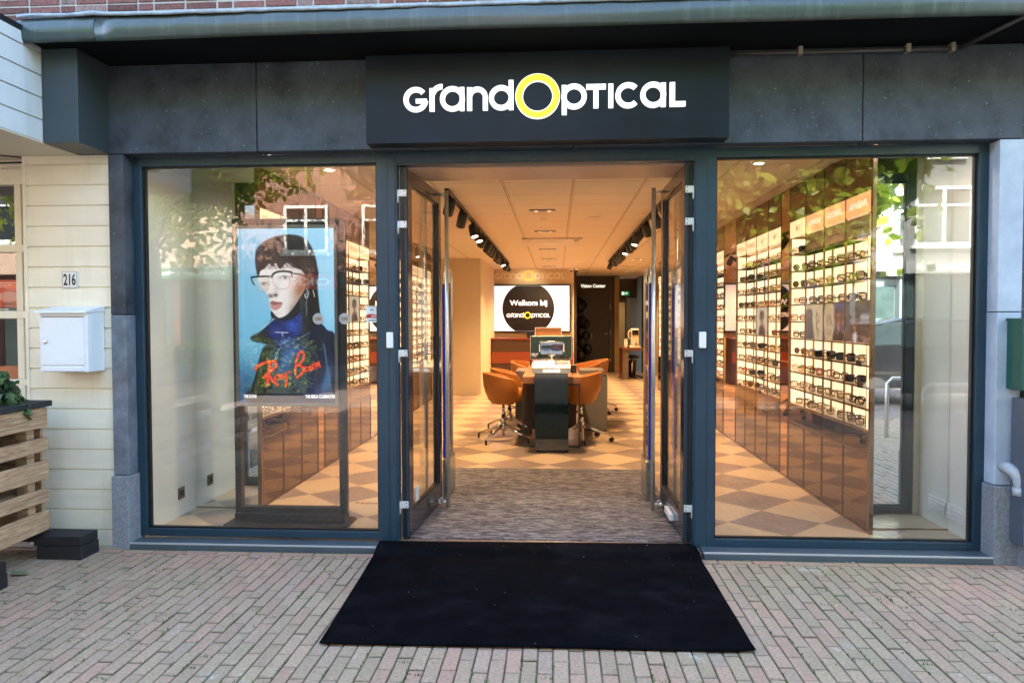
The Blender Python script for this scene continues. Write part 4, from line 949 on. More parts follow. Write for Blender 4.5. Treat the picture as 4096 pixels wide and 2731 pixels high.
# ------------------------------------------------------------------ ceiling fittings and lamps
def lamp(name, kind, loc, power, col, rot=None, size=R(95), blend=.6, rad=.05):
    d = bpy.data.lights.new(name, kind); d.energy = power; d.color = col
    if kind == 'SPOT': d.spot_size = size; d.spot_blend = blend
    d.shadow_soft_size = rad
    o = bpy.data.objects.new(name, d); COL.objects.link(o); o.location = loc
    if rot is not None: o.rotation_euler = rot
    return o
WARM = (1.0, .59, .28)
LP = 2.45*2**(1.55-EXPO)
def ceiling_fittings():
    for k, y in enumerate((3.19, 5.01, 7.45, 9.4, 11.3)):
        t = thing('downlight', ['nearest', 'second', 'third', 'fourth', 'farthest'][k]+' slot downlight in the centre line of the ceiling', 'ceiling light', (-.15, y, 2.6), 'slot downlights in the ceiling')
        B(-.29, -.01, y-.055, y+.055, 2.594, 2.601).build('housing', M_black, t); m = MB()
        for x in (-.22, -.08): m.lathe([(.020, 0), (.018, .006)], (x, y+.02, 2.588), 14)
        m.build('lens', emit('downlight lens', (1, .75, .45, 1), 1.2), t)
    for k, (x, y) in enumerate(((1.55, 9.6), (1.55, 11.4), (1.75, 13.0), (1.75, 15.6))):
        t = thing('downlight', ['nearest', 'second', 'third', 'farthest'][k]+' slot downlight on the right side of the ceiling above the aisle', 'ceiling light', (x, y, 2.6), 'slot downlights in the ceiling')
        B(x-.14, x+.14, y-.03, y+.03, 2.594, 2.601).build('housing', M_black, t); B(x-.1, x-.04, y-.02, y+.02, 2.590, 2.594).box if False else None
        MB().lathe([(.026, 0), (.020, .006)], (x-.07, y, 2.588), 14).lathe([(.026, 0), (.020, .006)], (x+.07, y, 2.588), 14).build('lens', emit('downlight lens', (1, .75, .45, 1), 1.6), t)
    for x, y, r, lab in ((.43, 3.80, .088, 'large round ceiling speaker near the door'), (.44, 10.05, .088, 'large round ceiling speaker near the screen wall'), (-.145, 3.78, .048, 'small round smoke detector near the door'), (-.16, 10.0, .048, 'small round smoke detector near the screen wall')):
        tag(MB().lathe([(r, 0), (r*.96, -.008), (r*.75, -.014), (r*.72, -.010), (.001, -.010)], (x, y, 2.598), 28).build('ceiling_disc', mat('disc white', (.74, .68, .56, 1), .4)), lab, 'ceiling disc')
    t = thing('air_conditioner', 'flat white cassette air conditioner set in the ceiling', 'air conditioner', (-.08, 6.2, 2.6)); b = mat('ac white', (.66, .60, .50, 1), .45)
    B(-.50, .37, 5.80, 6.66, 2.575, 2.599).build('panel', b, t, bevel=.01); B(-.28, .15, 6.0, 6.46, 2.568, 2.576).build('intake_grille', b, t, bevel=.004)
    for x in (-.44, .24): B(x, x+.08, 5.9, 6.56, 2.560, 2.576).build('louvre', b, t, bevel=.01)
    t = thing('air_grille', 'small grey slotted grille at the front edge of the ceiling', 'vent', (-.075, 1.25, 2.6)); B(-.21, .06, 1.19, 1.32, 2.588, 2.601).build('frame', mat('grille grey', (.35, .32, .28, 1), .4), t, bevel=.002)
    m = MB()
    for i in range(22): m.box(-.20+i*.0115, -.196+i*.0115, 1.205, 1.305, 2.585, 2.5885)
    m.build('slots', M_black, t)
    for x, lab in ((.33, 'left one of two dome cameras on the ceiling by the screen wall'), (.46, 'right one of two dome cameras on the ceiling by the screen wall')):
        t = thing('dome_camera', lab, 'camera', (x, 12.0, 2.6), 'dome cameras'); MB().lathe([(.05, 0), (.05, -.04), (.03, -.045)], (x, 12.0, 2.6), 18).build('housing', M_whitep, t); MB().ell((x, 12.0, 2.55), (.032, .032, .035)).build('dome', M_black, t)
    # spot tracks
    for s, x0, x1, ys, lab in ((-1, -.97, -.98, [2.05, 2.9, 3.9, 4.4, 5.0, 5.7, 6.1, 6.5, 6.9, 7.3, 7.7, 8.4, 9.4, 9.7], 'black ceiling track with a row of spotlights above the left cabinets'), (1, 1.03, 1.07, [2.5, 3.1, 3.9, 4.5, 5.0, 5.5, 5.9, 6.3, 6.7, 7.1, 7.5, 7.9, 8.5, 9.3], 'black ceiling track with a row of spotlights above the right cabinets')):
        t = thing('track_light', lab, 'track light', (x0, 5.5, 2.6), 'spotlight tracks on the ceiling')
        MB().box(x0-.018, x0+.018, 1.85, 9.9, 2.562, 2.598).build('track', M_black, t)
        for k, y in enumerate(ys):
            tilt = random.choice((.5, .65, .8, .55))*s*(-1 if k % 5 == 3 else 1); yaw = random.uniform(-.5, .5)
            T = Matrix.Rotation(yaw*.4, 3, 'Z') @ Matrix.Rotation(.62, 3, 'X') @ Matrix.Rotation(-tilt*.6, 3, 'Y')
            if (s < 0 and k in (2, 3, 11)) or (s > 0 and k in (4, 7)): T = Matrix.Rotation(R(35)*-s, 3, 'Z') @ Matrix.Rotation(-.45, 3, 'X') 
            c = Vector((x0, y, 2.475))
            h = MB().lathe([(.030, .075), (.046, .068), (.050, .0), (.050, -.085), (.047, -.088), (.044, -.07)], c, 18, 0, T).tube([(x0, y, 2.565), (x0, y, 2.51)], .012, 8); h.box(x0-.02, x0+.02, y-.035, y+.035, 2.545, 2.562)
            ho = h.build('spotlight', M_black, t); MB().lathe([(.043, -.072), (.042, -.074)], c, 18, 0, T).build('lens', M_lens, ho)
            if k % 3 == 0 and not (s < 0 and k == 12):
                L_ = lamp('track_lamp', 'SPOT', tuple(c+T @ Vector((0, 0, -.10))), 36*LP, WARM, None, R(80), .8, .04)
                L_.rotation_euler = (Vector((-s*(-.55), 0, 1))).to_track_quat('Z', 'Y').to_euler() if False else Vector((-s*.55, 0, 1)).to_track_quat('Z', 'Y').to_euler()
    for y in (3.19, 5.01, 7.45, 9.4, 11.3): lamp('downlight_lamp', 'SPOT', (-.15, y, 2.57), 62*LP, WARM, (0, 0, 0), R(140), .7, .06)
    for x, y in ((1.55, 9.6), (1.55, 11.4), (1.75, 13.0)): lamp('downlight_lamp', 'SPOT', (x, y, 2.57), 34*LP, WARM, (0, 0, 0), R(120), .7, .06)
    # recessed spots over carpet and left bay; others added to brighten the bay walls
    for x, y, pw, lab in ((-.08, .95, 20, 'round recessed spot over the entrance carpet'), (-1.75, 1.0, 16, 'round recessed spot in the left window bay ceiling'), (1.5, 1.0, 14, 'added round recessed spot brightening the right window bay'), (-2.0, .42, 4, 'small added spot brightening the bay close behind the left window top'), (2.1, .24, 4, 'small added spot brightening the bay close behind the right window top')):
        t = thing('recessed_spot', lab, 'ceiling light', (x, y, 2.6), 'recessed spots at the shop front'); z = 2.6
        MB().lathe([(.05, 0), (.048, -.006), (.038, -.004)], (x, y, z), 24).build('trim', M_white, t); MB().lathe([(.036, -.0045), (.036, -.0055)], (x, y, z), 20).build('lens', M_lens, t)
        lamp('recessed_lamp', 'SPOT', (x, y, z-.03), pw*LP, (1, .92, .78) if abs(x) >= 2 else (1, .74, .45), (R(-3) if x == -.08 else 0, 0, 0), R(50) if x == -.08 else R(165 if abs(x) >= 2 else 110), 1, .04)
    lamp('logo_lamp', 'SPOT', (-.65, 11.35, 2.56), 3.5*LP, (1, .8, .5), (R(66), 0, 0), R(70), 1, .05)
ceiling_fittings()

# ------------------------------------------------------------------ furniture
def chair_parts(t, casters):
    """facing +x, origin on the floor under the stem"""
    sh = MB(); NU, NV = 30, 12; V = []
    for i in range(NU+1):
        a = R(-118)+R(236)*i/NU; ab = abs(a)/R(118)          # angle from the back direction (-x)
        top = .785-.085*ab**1.6-(.10*max(0, (ab-.86)/.14)**2)
        for j in range(NV+1):
            v = j/NV; z = .435+(top-.435)*v
            r = .135+.070*math.sin(min(1, v*1.6)*PI/2)+.022*v
            V.append((-math.cos(a)*r*1.0+.02, math.sin(a)*r*1.04, z))
    sh.add(V, [(i*(NV+1)+j, i*(NV+1)+j+1, (i+1)*(NV+1)+j+1, (i+1)*(NV+1)+j) for i in range(NU) for j in range(NV)], 0, True)
    o = sh.build('backrest', M_orange, t); m = o.modifiers.new('s', 'SOLIDIFY'); m.thickness = .028; m.offset = 0; b = o.modifiers.new('b', 'BEVEL'); b.width = .010; b.segments = 3; b.limit_method = 'ANGLE'
    seat = MB(); prof = [(.06, .442), (.13, .445), (.170, .47), (.182, .51), (.180, .56), (.165, .595), (.09, .607), (.001, .609)]
    seat.lathe(prof, (.03, 0, 0), 28, 0, Matrix.Diagonal((1.12, 1.0, 1)).to_3x3()); seat.build('seat', M_orange, t)
    st = MB().tube([(0, 0, .44), (0, 0, .24)], .016, 14).tube([(0, 0, .27), (0, 0, .175)], .026, 16).lathe([(.02, .10), (.042, .15), (.045, .195), (.028, .215)], (0, 0, 0), 18)
    if not casters: st.tube([(0, 0, .18), (0, 0, .06)], .019, 12)
    st.build('stem', M_chrome, t); MB().tube([(0, 0, .30), (0, 0, .268)], .021, 12).tube([(.0, 0, .43), (.05, -.05, .405), (.10, -.10, .40)], .006, 8).build('lever_collar', M_black, t)
    for k in range(5 if casters else 4):
        a = R(-32-14+91*k) if not casters else R(-88-168+72*k); c, s_ = math.cos(a), math.sin(a); L = .33
        lg = MB().tube([(c*.02, s_*.02, .185), (c*.12, s_*.12, .135), (c*L, s_*L, .055 if not casters else .075)], [.023, .019, .012], 10)
        lo = lg.build('leg', M_chrome, t)
        if casters:
            MB().tube([(c*L, s_*L, .08), (c*L, s_*L, .035)], .007, 8).build('caster_pin', M_chrome, lo)
            w_ = MB()
            for d in (-.014, .014): w_.tube([(c*L-s_*(d-.008), s_*L+c*(d-.008), .026), (c*L-s_*(d+.008), s_*L+c*(d+.008), .026)], .025, 18)
            w_.build('caster', M_black, lo)
        else:
            MB().tube([(c*L*.985, s_*L*.985, .055), (c*L*.985, s_*L*.985, .0)], .011, 12).build('glide', M_black, lo)
def shift_parts(root):
    for c in [x for x in bpy.data.objects if x.parent == root]: pass
def chairs():
    G_ = 'orange swivel chairs around the consulting table'
    a = thing('swivel_chair', 'orange tub chair with chrome star base at the near left corner of the table', 'chair', (0, 0, 0), G_); chair_parts(a, False)
    b = thing('swivel_chair', 'orange tub chair on black casters at the near right corner of the table', 'chair', (0, 0, 0), G_); chair_parts(b, True)
    a.location = (-.625, 3.90, .025); a.rotation_euler = (0, 0, R(14)); a.scale = (1.10, 1.10, 1.03)
    b.location = (.285, 3.97, .025); b.rotation_euler = (0, 0, R(168)); b.scale = (1.10, 1.10, 1.03)
    for (x, y, r_, src, lab) in ((-.60, 4.62, 8, a, 'orange tub chair just behind the near left chair'), (-.44, 6.2, -20, a, 'orange tub chair at the far left end of the table'), (.42, 6.15, 200, b, 'lower orange tub chair at the far right end of the table'), (.56, 6.7, 190, b, 'farthest orange tub chair behind the far right end of the table')):
        c = dup(src, (x, y, .025), R(r_), lab); c.scale = (1.10, 1.10, 1.03)
chairs()
def table():
    t = thing('consulting_table', 'long walnut table on slim dark steel loop legs in the shop centre', 'table', (-.06, 4.56, .025))
    B(-.380, .259, 3.46, 5.62, .736, .811).build('tabletop', M_wood, t, bevel=.002)
    for y in (3.465, 5.55):
        m = MB()
        for q in ((-.379, -.361, .026, .735), (.240, .258, .026, .735), (-.361, .240, .026, .044), (-.361, .240, .717, .735)): m.box(q[0], q[1], y, y+.045, q[2], q[3])
        m.build('leg_frame', M_grey2, t, bevel=.002)
    o = thing('drawer_cabinet', 'grey laminate drawer cabinet standing at the right side of the table', 'cabinet', (.46, 5.0, .025)); B(.29, .64, 4.66, 5.5, .03, .722).build('body', M_grey, o, bevel=.003); B(.296, .60, 4.655, 5.2, .737, .797).build('flap', M_grey, o, bevel=.003); B(.30, .63, 4.67, 5.48, .7225, .7365).build('top_rail', M_black, o)
    o = thing('drawer_cabinet', 'brown grey laminate cabinet standing at the left side of the table', 'cabinet', (-.45, 5.2, .025)); B(-.545, -.30, 4.66+.3, 5.6, .10, .763).build('body', M_grey, o, bevel=.003); B(-.52, -.31, 5.0, 5.58, .026, .10).build('plinth', M_black, o)
    B(-.36, .235, 4.2, 4.22, .12, .72).build('modesty_panel', mat('brown panel', (.05, .025, .015, 1), .5), t)
M_grey2 = mat('dark steel frame', (.030, .027, .024, 1), .4)
table()
def kiosk():
    t = thing('display_kiosk', 'dark green glossy kiosk with a white lit AI GLASSES top in front of the table', 'display', (-.055, 3.3, .025))
    b = MB().prism([(-.232, .045), (.128, .045), (.118, .868), (-.237, .868)], 'y', 3.17, 3.42); b.build('column', M_teal, t, bevel=.003)
    s_ = MB(); 
    for i in range(11): x = -.172+i*.0235; s_.box(x-.0009, x+.0009, 3.1675, 3.1705, .16 if i in (0, 10) else .20, .588)
    s_.build('slots', M_black, t)
    f = MB()
    for x in (-.20, .10): f.lathe([(.02, .0), (.02, .02)], (x, 3.20, .0255), 12); f.lathe([(.02, .0), (.02, .02)], (x, 3.38, .0255), 12)
    f.build('foot', M_black, t)
    MB().prism([(3.135, .872), (3.50, .872), (3.50, .985), (3.135, .932)], 'x', -.262, .146).build('light_box', emit('kiosk white', (1, .96, .86, 1), .12), t, bevel=.003)
    MB().add([(-.258, 3.142, .934), (.142, 3.142, .934), (.142, 3.496, .987), (-.258, 3.496, .987)], [(0, 1, 2, 3)]).build('lit_top', emit('kiosk top', (1, .95, .82, 1), .9), t)
    m = MB(); text_on(m, 'AI GLASSES', (-.148, 3.1335, .886), (1, 0, 0), (0, 0, 1), .185, .030, 0, .04); m.build('letters', emit('kiosk letters', (1, 1, 1, 1), 2.2), t)
    ac = glass('acrylic', .08, (.9, .95, .85, 1))
    o = thing('acrylic_block', 'clear acrylic block on the lit kiosk top, left one', 'display block', (-.15, 3.3, .96)); B(-.21, -.07, 3.24, 3.36, .965, 1.02).build('block', ac, o, bevel=.003)
    o = thing('acrylic_block', 'white and clear acrylic block on the lit kiosk top, right one', 'display block', (.06, 3.25, .95)); B(-.02, .13, 3.20, 3.33, .955, 1.00).build('block', mat('white acrylic', (.8, .82, .85, 1), .2), o, bevel=.003)
    put_glasses(-.14, 3.24, 1.021, R(8), 'thin black glasses on the left acrylic block of the lit kiosk', 7, 1.15, None); put_glasses(.055, 3.21, 1.001, R(-4), 'bold black glasses on the right block of the lit kiosk', 0, 1.25, None)
    k = thing('tablet', 'tablet showing two pairs of glasses, clamped above the lit kiosk', 'tablet', (-.055, 3.42, 1.0))
    B(-.185, .072, 3.40, 3.412, 1.055, 1.200).build('body', M_black, k, bevel=.006, seg=3)
    p = Paint(60, 34, 0, 100, 0, 56); p.I[:] = np.array((170, 178, 190))/255; p.poly([(4, 12), (46, 12), (46, 36), (4, 36)], (110, 112, 122), 1, 1); p.poly([(52, 12), (96, 12), (96, 36), (52, 36)], (26, 18, 26), 1, 1)
    p.poly([(8, 18), (22, 17), (25, 21), (28, 17), (43, 18), (40, 28), (30, 28), (25, 23), (20, 28), (10, 28)], (20, 18, 20), 1, 1); p.line([(57, 20), (72, 17), (90, 20), (88, 28), (74, 26), (60, 28), (57, 20)], 2, (215, 130, 130)); p.poly([(16, 31), (34, 31), (34, 35), (16, 35)], (40, 90, 210), 1, 1); p.poly([(64, 31), (82, 31), (82, 35), (64, 35)], (40, 90, 210), 1, 1); p.line([(20, 44), (40, 44)], 2, (110, 115, 130)); p.line([(56, 44), (76, 44)], 2, (110, 115, 130))
    grid_picture('screen', p.I, (-.177, 3.3985, 1.063), (1, 0, 0), (0, 0, 1), .241, .129, k, .85)
    m = MB().box(-.10, -.02, 3.392, 3.42, 1.196, 1.209).box(-.192, -.182, 3.392, 3.42, 1.09, 1.17).box(.070, .084, 3.392, 3.42, 1.09, 1.18).box(-.09, -.02, 3.395, 3.42, 1.045, 1.056).box(-.065, -.045, 3.414, 3.43, .97, 1.10); m.build('clamp', M_whitep, k, bevel=.003)
    k = thing('monitor', 'flat monitor with dark green lock screen reading 08:37 behind the kiosk', 'monitor', (-.06, 4.2, .81))
    B(-.318, .184, 4.20, 4.222, .960, 1.243).build('bezel', M_hinge, k, bevel=.002); B(-.314, .180, 4.1985, 4.2, .965, 1.239).build('screen', emit('lock screen', (.008, .030, .028, 1), .6), k)
    m = MB(); text_on(m, '08:37', (-.302, 4.197, 1.012), (1, 0, 0), (0, 0, 1), .078, .024, 0, 0); text_on(m, 'vrijdag 29', (-.302, 4.197, .995), (1, 0, 0), (0, 0, 1), .056, .010, 0, 0); m.build('clock_text', emit('clock text', (1, 1, 1, 1), .75), k)
    B(-.10, -.03, 4.225, 4.25, .83, 1.10).box(-.16, .03, 4.18, 4.36, .812, .825).build('stand', M_hinge, k)
    o = thing('payment_terminal', 'small black box with cables on the right of the table', 'terminal', (.20, 4.1, .81)); B(.15, .235, 4.05, 4.17, .812, .90).build('box', M_black, o, bevel=.004)
    MB().tube([(.16, 3.70, .82), (.17, 3.44, .80), (.165, 3.43, .70), (.16, 3.43, .58), (.13, 3.45, .50)], .004, 6).tube([(.19, 4.06, .85), (.21, 3.8, .83), (.165, 3.6, .815), (.16, 3.45, .79)], .003, 6).build('cable', M_black, o)
    o = thing('till_display', 'brown backed tablet stand on the far end of the table', 'till', (-.07, 5.2, .81)); B(-.28, .06, 5.2, 5.22, 1.10, 1.33).build('panel', mat('tan back', (.40, .20, .09, 1), .4), o, bevel=.003); MB().box(-.29, -.283, 5.19, 5.225, 1.09, 1.335).box(.06, .067, 5.19, 5.225, 1.09, 1.335).box(-.283, .06, 5.19, 5.225, 1.33, 1.337).build('edge', M_whitep, o); B(-.15, -.07, 5.22, 5.3, .812, 1.3).build('stem', M_black, o); B(-.40, -.30, 5.18, 5.3, 1.19, 1.28).box(-.36, -.34, 5.22, 5.26, .812, 1.19).build('camera_arm', M_black, o)
kiosk()
def gates():
    for s, x, lab in ((-1, -.868, 'chrome and blue anti theft gate just inside the left door'), (1, .715, 'chrome and blue anti theft gate just inside the right door')):
        t = thing('security_gate', lab, 'security gate', (x, 1.23, .034), 'anti theft gates inside the doors')
        B(x-.027, x+.027, 1.09, 1.42, .034, .345).build('base', mat('gate base', (.32, .31, .30, 1), .25, .8), t, bevel=.006)
        pl = []; 
        y0, y1, z1 = 1.10, 1.40, 1.84
        for a in range(0, 91, 15): pl.append((y0+.09-.09*math.cos(R(a)), z1-.09+.09*math.sin(R(a))))
        for a in range(0, 91, 15): pl.append((y1-.09+.09*math.sin(R(a)), z1-.09+.09*math.cos(R(a))))
        path = [(x, y0, .345)]+[(x, u, v) for u, v in pl]+[(x, y1, .345)]
        MB().tube(path, .013, 10).build('loop', M_steel, t)
        B(x-.004, x+.004, y0+.012, y1-.012, .35, 1.74).build('acrylic_panel', mat('gate brown acrylic', (.20, .11, .06, 1), .08, 0, spec=.8), t)
        xb = x-s*-.0; B(x-.010-.012*(s < 0), x-.010+.012*(s > 0)+.010, 1.083, 1.092, .36, 1.72).build('blue_strip', mat('gate blue', (.006, .035, .40, 1), .3), t)
gates()
def far_end():
    # screen wall
    t = thing('wall_screen', 'large wall screen showing white Welkom bij text in a black circle', 'screen', (-.63, 12.15, 1.1))
    x0, x1, z0, z1 = -1.598, .320, 1.142, 2.246
    B(x0, x1, 12.12, 12.198, z0, z1).build('housing', M_black, t, bevel=.004); B(x0+.03, x1-.03, 12.117, 12.12, z0+.035, z1-.03).build('screen', emit('screen white', (.86, .88, 1, 1), .98), t)
    cx, cz, r = (x0+x1)/2-.012, (z0+z1)/2-.002, .598; P = []
    for i in range(80):
        a = 2*PI*i/80; P.append((cx+r*math.cos(a), max(z0+.037, min(z1-.032, cz+r*math.sin(a)))))
    MB().prism(P, 'y', 12.1145, 12.1168).build('disc_graphic', emit('screen black', (.004, .002, .003, 1), 1), t)
    m = MB(); text_on(m, 'Welkom bij', (cx-.43, 12.112, cz+.030), (1, 0, 0), (0, 0, 1), .86, .165, 0, .02); logo(m, (cx-.50, 12.1125, cz-.20), (1, 0, 0), (0, -1, 0), 1.0, 0, 1, 0, 0)
    m.build('screen_text', [emit('screen text', (1, 1, 1, 1), 1.05), emit('screen yellow', C(240, 236, 40), .95)], t)
    m = MB(); logo(m, (-1.43, 12.199, 2.375), (1, 0, 0), (0, -1, 0), 1.62, 0, 1, .012, 0)
    tag(m.build('wall_lettering', [mat('wall letter cream', (.88, .84, .70, 1), .4), mat('wall letter yellow', (.85, .78, .05, 1), .4)]), 'cream and yellow GrandOptical letters on the wall above the screen', 'lettering')
    t = thing('reception_desk', 'dark brown reception desk with glossy red brown edge under the wall screen', 'desk', (-.5, 11.4, .025)); B(-1.42, .35, 11.2, 11.8, .03, 1.0).build('front', mat('desk brown', (.075, .038, .020, 1), .4), t); B(-1.43, .36, 11.15, 11.85, 1.001, 1.033).build('top', M_red, t, bevel=.003); B(-1.43, .36, 11.17, 11.199, .49, .735).build('red_band', mat('desk red wood', (.26, .055, .018, 1), .3), t)
    # vision centre
    t = thing('vision_room_door', 'closed dark door under the lit Vision Center letters', 'door', (.95, 14.88, .025)); B(.50, 1.415, 14.87, 14.898, .03, 2.035).build('leaf', mat('dark door', (.008, .006, .005, 1), .35), t); B(1.42, 1.45, 14.85, 14.899, .03, 2.06).build('jamb', mat('jamb', (.05, .035, .02, 1), .4), t)
    MB().tube([(1.27, 14.855, 1.06), (1.27, 14.83, 1.06), (1.36, 14.83, 1.06)], .008, 8).build('handle', M_steel, t); MB().tube([(.93, 14.85, .90), (.93, 14.82, .93), (.93, 14.82, 1.07), (.93, 14.85, 1.10)], .008, 8).build('handle', M_steel, t)
    m = MB()
    for z in (.35, 1.05, 1.12, 1.8, 1.72): m.tube([(1.425, 14.845, z-.03), (1.425, 14.845, z+.03)], .010, 8)
    m.build('hinge', M_steel, t)
    m = MB(); text_on(m, 'Vision Center', (.64, 14.885, 2.286), (1, 0, 0), (0, 0, 1), .66, .092, 0, .035); tag(m.build('room_lettering', emit('room letters', (1, .90, .72, 1), 1.2)), 'small lit white words Vision Center on the dark wall', 'lettering')
    bl = [(.60, 1.78, .19, 0), (.66, 1.38, .12, 1), (.78, 1.30, .11, 2), (.62, 1.10, .13, 1), (.75, .98, .12, 0), (.66, .80, .13, 2), (.80, .62, .13, 0), (.62, .45, .14, 1), (.78, .26, .12, 2)]
    bm_ = [mat('balloon black', (.003, .005, .006, 1), .35, spec=.2), mat('balloon olive', (.010, .008, .005, 1), .5, spec=.2), mat('balloon brown', (.013, .009, .006, 1), .5, spec=.2)]
    t = thing('balloon_column', 'column of dark and brown balloons before the dark vision room door', 'balloons', (.7, 14.6, .025))
    for x, z, r, k in bl: MB().ell((x, 14.6, z+r*.2), (r, r, r*1.1), 0, 16, 10).build('balloon', bm_[k], t)
    MB().tube([(.7, 14.65, .03), (.7, 14.65, 1.7)], .01, 6).build('pole', M_black, t)
    # corridor
    t = thing('corridor_door', 'pale olive door at the far end of the right corridor', 'door', (1.99, 19.3, .025)); B(1.70, 2.24, 19.42, 19.49, .03, 1.99).build('leaf', mat('pale door', (.45, .36, .17, 1), .4), t); MB().tube([(1.75, 19.41, 1.0), (1.75, 19.38, 1.0), (1.84, 19.38, 1.0)], .012, 8).build('handle', M_black, t)
    lamp('corridor_lamp', 'SPOT', (1.95, 18.2, 2.5), 8*LP, (1, .7, .35), (R(20), 0, 0), R(110), .7, .05)
    t = thing('exit_sign', 'green emergency exit sign with running figure and up arrow', 'sign', (1.98, 16.38, 2.1)); zz = 2.18
    B(1.85, 2.075, 16.36, 16.39, zz-.055, zz+.055).build('panel', emit('exit green', (.0, .30, .10, 1), .75), t)
    m = MB(); W_ = (1.87, 16.358)
    m.box(1.862, 1.925, 16.3575, 16.3595, zz-.045, zz+.045); 
    P = [(1.99, zz-.035), (2.006, zz-.035), (2.006, zz+.005), (2.028, zz-.012), (2.028, zz+.010), (1.998, zz+.040), (1.968, zz+.010), (1.968, zz-.012), (1.99, zz+.005)]
    m.prism(P, 'y', 16.3575, 16.3595); m.tube([(1.945, 16.357, zz+.03), (1.94, 16.357, zz+.032)], .009, 8); m.tube([(1.945, 16.357, zz+.015), (1.938, 16.357, zz-.01), (1.95, 16.357, zz-.022), (1.945, 16.357, zz-.042)], .005, 6); m.tube([(1.938, 16.357, zz-.01), (1.93, 16.357, zz-.035)], .005, 6); m.tube([(1.93, 16.357, zz+.01), (1.955, 16.357, zz+.006)], .0045, 6)
    m.build('symbol', emit('exit white', (1, 1, .95, 1), .85), t)
    t = thing('instrument_desk', 'dark red desk with grey leg at the far right carrying an eye instrument', 'desk', (1.9, 12.8, .025)); B(1.535, 2.04, 12.45, 13.4, .715, .765).build('top', mat('desk dark red', (.12, .03, .012, 1), .35), t, bevel=.002); B(1.55, 1.68, 12.5, 12.56, .026, .714).build('leg', mat('desk leg taupe', (.10, .075, .05, 1), .5), t); B(1.535, 1.56, 12.57, 13.35, .026, .714).build('side', mat('desk dark red', (.1, .03, .01, 1)), t)
    t = thing('eye_instrument', 'white eye testing instrument with black screen on the far right desk', 'instrument', (1.83, 12.7, .765)); m = MB().prism([(12.56, .766), (12.95, .766), (12.95, .80), (12.72, .83), (12.56, .80)], 'x', 1.72, 1.97); m.build('base', M_cream2, t, bevel=.01); MB().prism([(12.66, .83), (12.90, .83), (12.93, 1.16), (12.90, 1.22), (12.70, 1.22), (12.64, 1.15), (12.66, 1.0)], 'x', 1.755, 1.94).build('body', M_cream2, t, bevel=.02, seg=3); B(1.775, 1.925, 12.625, 12.65, 1.07, 1.19).build('screen', M_black, t, bevel=.003); MB().tube([(1.74, 12.75, 1.17), (1.70, 12.75, 1.14), (1.70, 12.75, 1.0), (1.75, 12.75, .97)], .018, 8).build('chin_arm', M_cream2, t); MB().tube([(1.86, 12.6, .83), (1.86, 12.58, .90)], .014, 8).build('joystick', M_black, t)
    t = thing('storage_tub', 'white cylindrical tub beside the eye instrument', 'container', (1.63, 12.65, .765)); MB().lathe([(.042, 0), (.044, .02), (.044, .17)], (1.63, 12.65, .766), 20).build('tub', M_cream2, t); MB().lathe([(.047, 0), (.047, .03), (.04, .035)], (1.63, 12.65, .937), 20).build('lid', M_cream2, t)
    t = thing('work_stool', 'black stool with chrome gas lift under the far right desk', 'stool', (1.80, 12.95, .025)); MB().lathe([(.17, 0), (.18, .03), (.17, .07), (.05, .08)], (1.80, 12.95, .50), 20).build('seat', M_black, t); MB().tube([(1.80, 12.95, .50), (1.80, 12.95, .12)], .022, 12).build('stem', M_chrome, t); m = MB()
    for k in range(5): a = 2*PI*k/5; m.tube([(1.8, 12.95, .12), (1.8+.23*math.cos(a), 12.95+.23*math.sin(a), .06)], .018, 8); m.ell((1.8+.23*math.cos(a), 12.95+.23*math.sin(a), .05), (.025, .025, .025))
    m.build('base', M_black, t)
    t = thing('waste_bin', 'black cylinder bin behind the stool at the far right desk', 'bin', (1.84, 13.5, .025)); MB().lathe([(.12, 0), (.14, .40), (.135, .40), (.12, .05)], (1.84, 13.55, .026), 20).build('body', M_black, t)
M_cream2 = mat('instrument white', (.66, .60, .46, 1), .4)
far_end()

